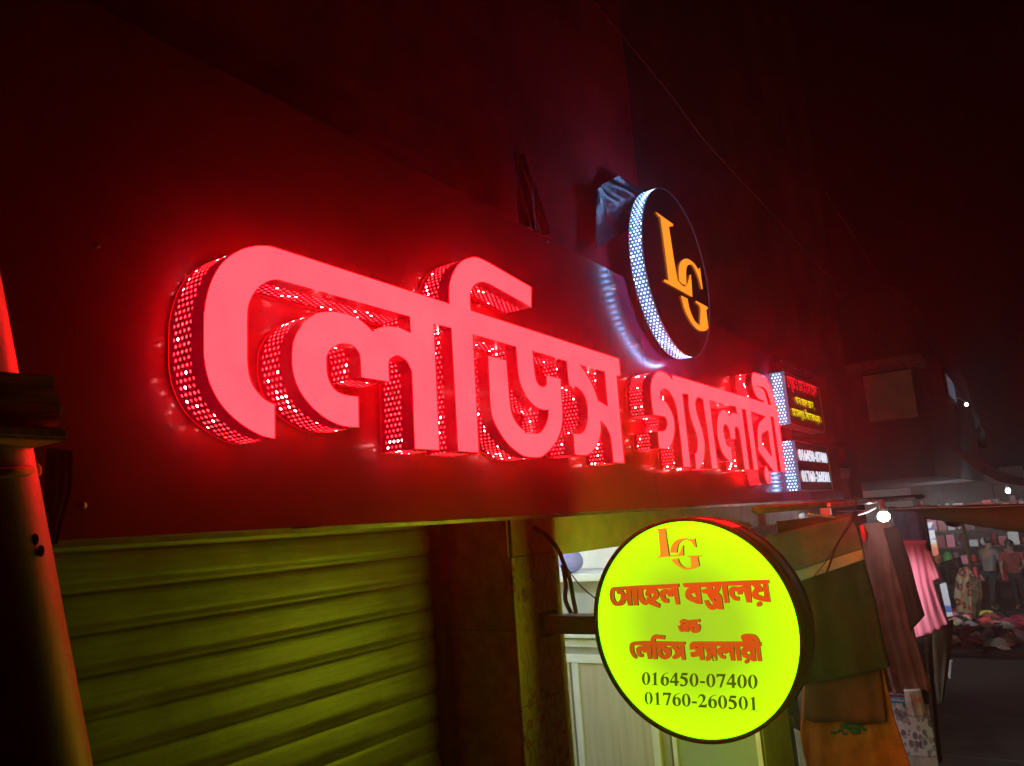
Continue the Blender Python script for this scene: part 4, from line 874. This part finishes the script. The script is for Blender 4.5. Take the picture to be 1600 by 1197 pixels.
# clothes spread on the ground sheet
tag(MB().box((16.0, 0.25, 0.004), (20.8, 2.1, 0.10)).build('ground_stall', mat('dark_ground_sheet', (0.035, 0.025, 0.022), 0.9), bevel=0.03), 'low dark covered ground stall heaped with loose clothes', 'stall')
rr_ = random.Random(77)
hc = [('red', (0.42,0.05,0.05)), ('black', (0.03,0.03,0.03)), ('yellow', (0.5,0.45,0.08)), ('beige', (0.42,0.33,0.26)), ('maroon', (0.20,0.03,0.05)), ('grey', (0.25,0.24,0.24)), ('pink', (0.5,0.2,0.22)), ('brown', (0.18,0.09,0.05))]
hm = {k: cloth(k + '_heap_cloth', v) for k, v in hc}
Y0, Y1 = 0.35, 2.0
for i in range(70):
    k = hc[rr_.choices(range(8), [4,6,1,3,5,2,2,4])[0]][0]
    cx_, cy_ = rr_.uniform(16.2, 20.6), rr_.uniform(Y0, Y1); r0 = rr_.uniform(0.12, 0.30); a0 = rr_.uniform(0, 6)
    vs = [(cx_, cy_, 0.16 + rr_.uniform(0.05, 0.12))]; fs = []
    for ring, (rf, hz) in enumerate(((0.55, 0.06), (1.0, 0.0))):
        for q in range(12):
            an = a0 + q*math.pi/6; rad = r0*rf*(1 + 0.35*math.sin(q*2.1 + i)); vs.append((cx_ + rad*math.cos(an), cy_ + 0.8*rad*math.sin(an), 0.12 + hz + rr_.uniform(0, 0.05)))
    for q in range(12):
        fs.append((0, 1+q, 1+(q+1) % 12)); fs.append((1+q, 13+q, 13+(q+1) % 12, 1+(q+1) % 12))
    fs.append(tuple(reversed(range(13, 25))))
    tag(MB().add(vs, fs).build('heaped_cloth', hm[k], None, True), k + ' crumpled cloth in the heap on the low ground stall', 'cloth', k + ' clothes heaped on the ground stall')

# ------------------------------------------------------------------ people in the market
def skin_figure(name, joints, edges, m, parent, sub=2):
    me = bpy.data.meshes.new(name); me.from_pydata([j[0] for j in joints], edges, [])
    o = link_mesh(name, me, m, parent)
    sk = o.modifiers.new('skin', 'SKIN'); sk.use_smooth_shade = True
    for v, j in zip(me.skin_vertices[0].data, joints): v.radius = j[1] if isinstance(j[1], tuple) else (j[1], j[1])
    me.skin_vertices[0].data[0].use_root = True
    ss = o.modifiers.new('sub', 'SUBSURF'); ss.levels = sub; ss.render_levels = sub
    return o
def person(label, base, yaw, shirt, trousers, H=1.66, lean=0.10, stride=0.22, arm=0.5):
    t = thing('person', label, 'person', base); ca_, sa_ = math.cos(yaw), math.sin(yaw)
    def W(x, y, z): return (base[0] + x*ca_ - y*sa_, base[1] + x*sa_ + y*ca_, base[2] + z*H/1.7)   # x = forward
    l = lean
    hip, chest, neck, head = (0,0,0.92), (l*0.6,0,1.28), (l,0,1.45), (l+0.05,0,1.60)
    J = [(W(*hip), (0.13,0.10)), (W(l*0.3,0,1.08), (0.13,0.095)), (W(*chest), (0.15,0.10)), (W(*neck), 0.052), (W(l+0.03,0,1.53), 0.07), (W(*head), (0.085,0.095)), (W(l+0.06,0,1.68), 0.06)]
    E_ = [(0,1),(1,2),(2,3),(3,4),(4,5),(5,6)]
    for s, st_, ar in ((1, stride, arm), (-1, -stride, arm*0.3)):
        i = len(J); J += [(W(0,0.09*s,0.88), 0.085), (W(st_*0.5+0.03,0.10*s,0.48), 0.058), (W(st_*0.6-0.05,0.10*s,0.09), 0.04), (W(st_*0.6+0.10,0.11*s,0.035), 0.032)]
        E_ += [(0,i),(i,i+1),(i+1,i+2),(i+2,i+3)]
        i = len(J); J += [(W(l*0.8,0.19*s,1.37), 0.056), (W(l*0.6+0.05+ar*0.1,0.25*s,1.10), 0.042), (W(l+0.10+ar*0.35,0.22*s,0.92+ar*0.25), 0.032), (W(l+0.16+ar*0.4,0.20*s,0.88+ar*0.26), 0.030)]
        E_ += [(2,i),(i,i+1),(i+1,i+2),(i+2,i+3)]
    skn = mat('skin_brown', (0.22, 0.12, 0.075), 0.6, var=0.1)
    skin_figure('body', J, E_, skn, t)
    # clothes: slightly fuller, ending at cuffs and hems
    S_ = [(W(0.0,0,0.84), (0.165,0.125)), (W(l*0.3,0,1.08), (0.155,0.115)), (W(*chest), (0.175,0.12)), (W(l*0.95,0,1.42), 0.075)]
    Es = [(0,1),(1,2),(2,3)]
    for s, ar in ((1, arm), (-1, arm*0.3)):
        i = len(S_); S_ += [(W(l*0.8,0.19*s,1.37), 0.075), (W(l*0.6+0.03+ar*0.07,0.245*s,1.14), 0.062)]; Es += [(2,i),(i,i+1)]
    skin_figure('shirt', S_, Es, shirt, t)
    T_ = [(W(0,0,0.90), (0.150,0.115))]; Et = []
    for s, st_ in ((1, stride), (-1, -stride)):
        i = len(T_); T_ += [(W(0,0.09*s,0.84), 0.105), (W(st_*0.5+0.03,0.10*s,0.48), 0.08), (W(st_*0.6-0.05,0.10*s,0.10), 0.065)]; Et += [(0,i),(i,i+1),(i+1,i+2)]
    skin_figure('trousers', T_, Et, trousers, t)
    hr = MB(); h = W(l+0.035,0,1.635); hr.ball(h, 0.108, 14, (1, 0.95, 1.0))
    hr.build('hair', mat('black_hair', (0.015, 0.012, 0.01), 0.5), t, True)
    nz = MB(); nz.ball(W(l+0.145,0,1.58), 0.018, 8); 
    for s in (1, -1): nz.ball(W(l+0.05,0.095*s,1.59), 0.022, 8, (0.7,0.5,1.2))
    nz.build('face_features', skn, t, True)
    return t
pf = on_z(1556, 953, 0.0)
person('standing person in a grey shirt and dark trousers turned away at the market', (pf.x, pf.y, 0), math.radians(-35), cloth('grey_shirt_cloth', (0.13, 0.12, 0.11)), cloth('dark_trouser_cloth', (0.035, 0.032, 0.03)), 1.70, 0.12, 0.30, 0.8)
pf = on_z(1600, 950, 0.0)
person('person in a dark red shirt partly outside the right edge of the market', (pf.x - 0.4, pf.y + 0.02, 0), math.radians(170), cloth('dark_red_check', (0.16, 0.035, 0.03), 0.7), cloth('black_trouser_cloth', (0.03, 0.025, 0.025)), 1.60, 0.14, 0.16, 0.6)

# ------------------------------------------------------------------ buildings down the street
bm_ = mat('stained_render', (0.62, 0.52, 0.46), 0.9, var=0.5, scale=0.8, bump=0.5, bdist=0.02)
bd = thing('far_building', 'dim multi storey building with a pale end wall and barred window beyond the signboard', 'building', (17, 3, 0))
XB = 12.0; pc = on_x(1437, 600, XB); yc = pc.y; ztop_ = on_x(1430, 440, XB).z
yl = on_x(1255, 620, XB).y
MB().box((XB, yc, 3.05), (XB + 13, yc + 9, ztop_)).build('wall', mat('dark_render', (0.075, 0.055, 0.05), 0.95, var=0.4, scale=0.7, bump=0.4, bdist=0.02), bd)
zp0, zp1 = on_x(1400, 655, XB).z, on_x(1395, 582, XB).z
MB().box((XB - 0.05, yc + 0.08, zp0), (XB - 0.002, on_x(1354, 620, XB).y, zp1)).build('pale_wall', bm_, bd)
MB().box((XB - 0.5, yc - 0.1, zp1 + 0.03), (XB + 0.3, yl, zp1 + 0.13)).build('slab', mat('slab_edge', (0.22, 0.18, 0.16), 0.9), bd)
M_win = glow('lit_window', (0.55, 0.58, 0.80), 4.0)
Yb = yc
def facade_win(qs, em, nm='window'):
    P = [on_y(*q, Yb - 0.012) for q in qs]
    f = MB().add([tuple(p) for p in P], [tuple(range(len(P)))]).build('pane', em, None)
    x0, x1 = min(p.x for p in P), max(p.x for p in P); z0, z1 = min(p.z for p in P), max(p.z for p in P)
    bpy.data.objects.remove(f)
    o = MB().box((x0 - 0.1, Yb - 0.05, z0 - 0.1), (x0, Yb - 0.003, z1 + 0.1)).box((x1, Yb - 0.05, z0 - 0.1), (x1 + 0.1, Yb - 0.003, z1 + 0.1)).box((x0, Yb - 0.05, z0 - 0.1), (x1, Yb - 0.003, z0)).box((x0, Yb - 0.05, z1), (x1, Yb - 0.003, z1 + 0.1))
    for k in range(1, 4): o.box((x0 + (x1-x0)*k/4 - 0.03, Yb - 0.045, z0), (x0 + (x1-x0)*k/4 + 0.03, Yb - 0.02, z1))
    wv = o.build(nm, M_steel, bd)
    MB().box((x0, Yb - 0.018, z0), (x1, Yb - 0.004, z1)).build('pane', em, bd)
    return wv
facade_win([(1474,585),(1486,600),(1490,618),(1480,618)], M_win)
M_win2 = glow('dim_window', (0.40, 0.37, 0.40), 1.0)
facade_win([(1523,646),(1528,660),(1530,668),(1525,664)], M_win2)
facade_win([(1531,672),(1535,672),(1537,686),(1533,680)], M_win2)
lp = on_y(1510, 632, Yb - 0.25)
l2 = thing('wall_lamp', 'small white lamp on the far building facade', 'lamp', tuple(lp))
MB().ball(tuple(lp), 0.036, 12).build('globe', glow('wall_lamp_glass', (0.95, 0.92, 0.9), 8.0), l2, True)
MB().tube([(lp.x, lp.y, lp.z + 0.05), (lp.x, lp.y + 0.1, lp.z + 0.14), (lp.x, Yb - 0.001, lp.z + 0.12)], 0.015, 8).build('arm', M_steel, l2, True)
bd2 = thing('far_building', 'farthest low pale building behind the red awning', 'building', (30, 4, 0))
MB().box((25.5, yc + 0.8, 0), (42, yc + 10, on_x(1540, 655, 26).z)).build('wall', mat('pale_far_render', (0.30, 0.25, 0.22), 0.95, var=0.4, scale=0.5), bd2)
MB().box((25.2, yc + 0.4, on_x(1540, 657, 26).z), (42.3, yc + 10, on_x(1540, 652, 26).z)).build('roof', M_concrete, bd2)
bd3 = thing('market_row', 'long dark market shed closing the street at the far right', 'building', (40, -8, 0))
MB().box((34, -30, 0), (46, yc - 6.0, 5.0)).build('wall', mat('dark_shed', (0.06, 0.045, 0.04), 0.95), bd3)
MB().box((33, -30, 5.0), (46, yc - 5.6, 5.3)).build('roof', M_steel, bd3)
# red awning
ra_ = NT('red_tarpaulin'); ra_.b.inputs['Base Color'].default_value = (0.8, 0.08, 0.10, 1); ra_.b.inputs['Roughness'].default_value = 0.7; ra_.bump(ra_.noise(8, 4), 0.4, 0.03)
tp_ = [(1488,700),(1508,708),(1532,718),(1560,735),(1600,748),(1640,756)]; bt_ = [(1496,706),(1514,724),(1534,737),(1562,751),(1600,757),(1640,764)]
vs = []; fs = []
for sgn in (0, 0.02):
    for (a_, b_) in zip(tp_, bt_):
        for k in range(5):
            t_ = k/4; P = on_x(a_[0]*(1-t_) + b_[0]*t_, a_[1]*(1-t_) + b_[1]*t_, 14.0 - 1.2*t_); vs.append((P.x + sgn, P.y, P.z - sgn))
for q in (0, 30):
    for i in range(5):
        for k in range(4): fs.append((q + i*5+k, q + i*5+k+1, q + (i+1)*5+k+1, q + (i+1)*5+k))
tag(MB().add(vs, fs).build('red_awning', ra_.m, None, True), 'swooping red tarpaulin awning at the right edge above the market', 'awning')
# market lamps: the bulb under the red awning, then added fill lamps
def bulb(label, P, e, r, grp=None):
    t = thing('light_bulb', label, 'lamp', tuple(P), grp)
    MB().ball(tuple(P), r, 14, (1, 1, 1.15)).build('globe', glow('market_bulb', (0.95, 0.93, 0.95), e), t, True)
    MB().tube([(P.x, P.y, P.z + r), (P.x, P.y, P.z + r + 0.07)], [r*0.7, r*0.45], 12).build('base', M_wht, t, True)
    MB().tube([(P.x, P.y, P.z + r + 0.07), (P.x, P.y, P.z + r + 0.5)], 0.006, 6).build('flex', M_dark, t)
    return t
bulb('distant bright bulb under the red awning', on_x(1575, 767, 15.5), 45.0, 0.036)
bulb('unseen bulb added to light the far market stall goods', on_x(1478, 800, 20.5), 260.0, 0.06)  # this bulb and the next are added, hidden behind the rolled awning
bulb('unseen bulb added to light the low ground stall', on_x(1560, 812, 14.5), 30.0, 0.06)
def fill_lamp(label, P, target, e, ang=62):  # unseen spot lamps with shades, added to brighten the market and pink shirt
    t = thing('fill_lamp', label, 'lamp', tuple(P)); d = (Vector(target) - P).normalized()
    MB().tube([P - d * 0.16, P - d * 0.10, P + d * 0.02], [0.03, 0.05, 0.12], 18, caps=False).build('shade', mat('fill_shade', (0.2, 0.2, 0.2), 0.4, 0.5), t, True)
    MB().ball(tuple(P - d * 0.05), 0.035, 12).build('globe', glow('fill_bulb', (0.95, 0.95, 1.0), 6.0), t, True)
    ld = bpy.data.lights.new('fill_spot', 'SPOT'); ld.energy = e; ld.color = (0.95, 0.97, 1.0); ld.spot_size = math.radians(ang); ld.spot_blend = 0.6; ld.shadow_soft_size = 0.04
    lo = bpy.data.objects.new('fill_spot', ld); COL.objects.link(lo); lo.location = P + d * 0.03; lo.rotation_euler = d.to_track_quat('-Z', 'Y').to_euler()
    lo.parent = t; lo.matrix_parent_inverse = Matrix.Translation(-t.location)
fill_lamp('added hidden fill lamp aimed at the far stall behind the rolled awning', on_x(1530, 806, 15.0), (23.5, 1.5, 1.6), 700)
fill_lamp('added hidden fill lamp aimed at the patterned dress behind the rolled awning', on_x(1490, 806, 9.6), (15.5, 1.6, 1.0), 260, 45)
fill_lamp('small added fill lamp under the lintel aimed at the pink shirt', Vector((5.95, 1.36, 2.62)), (6.75, 1.02, 1.95), 42, 55)
# overhead wires
for k, (pts_, lab) in enumerate((([(925,-5),(985,70),(1050,150),(1115,235),(1230,360),(1360,510),(1470,640)], 'longest overhead wire running above the round logo sign'), ([(1290,300),(1400,470),(1500,610),(1560,700)], 'overhead wire sagging toward the far building'))):
    P = [on_y(*q, YP - 0.4 - 0.2*k) for q in pts_]
    tag(MB().tube(spline3(P, 4), 0.004, 6).build('overhead_wire', M_dark, None, True), lab, 'wire')

# ------------------------------------------------------------------ haze added to spread lamp glow like lens veil
hz = bpy.data.materials.new('veil_haze'); hz.use_nodes = True; ht = hz.node_tree
for n_ in list(ht.nodes):
    if n_.type == 'BSDF_PRINCIPLED': ht.nodes.remove(n_)
pv = ht.nodes.new('ShaderNodeVolumePrincipled'); pv.inputs['Color'].default_value = (0.9, 0.9, 0.9, 1); pv.inputs['Density'].default_value = 0.0085; pv.inputs['Anisotropy'].default_value = 0.86
ht.links.new(pv.outputs[0], ht.nodes['Material Output'].inputs['Volume'])
tag(MB().box((-61, -81, -1.0), (301, 81, 14.0)).build('haze', hz), kind='stuff')
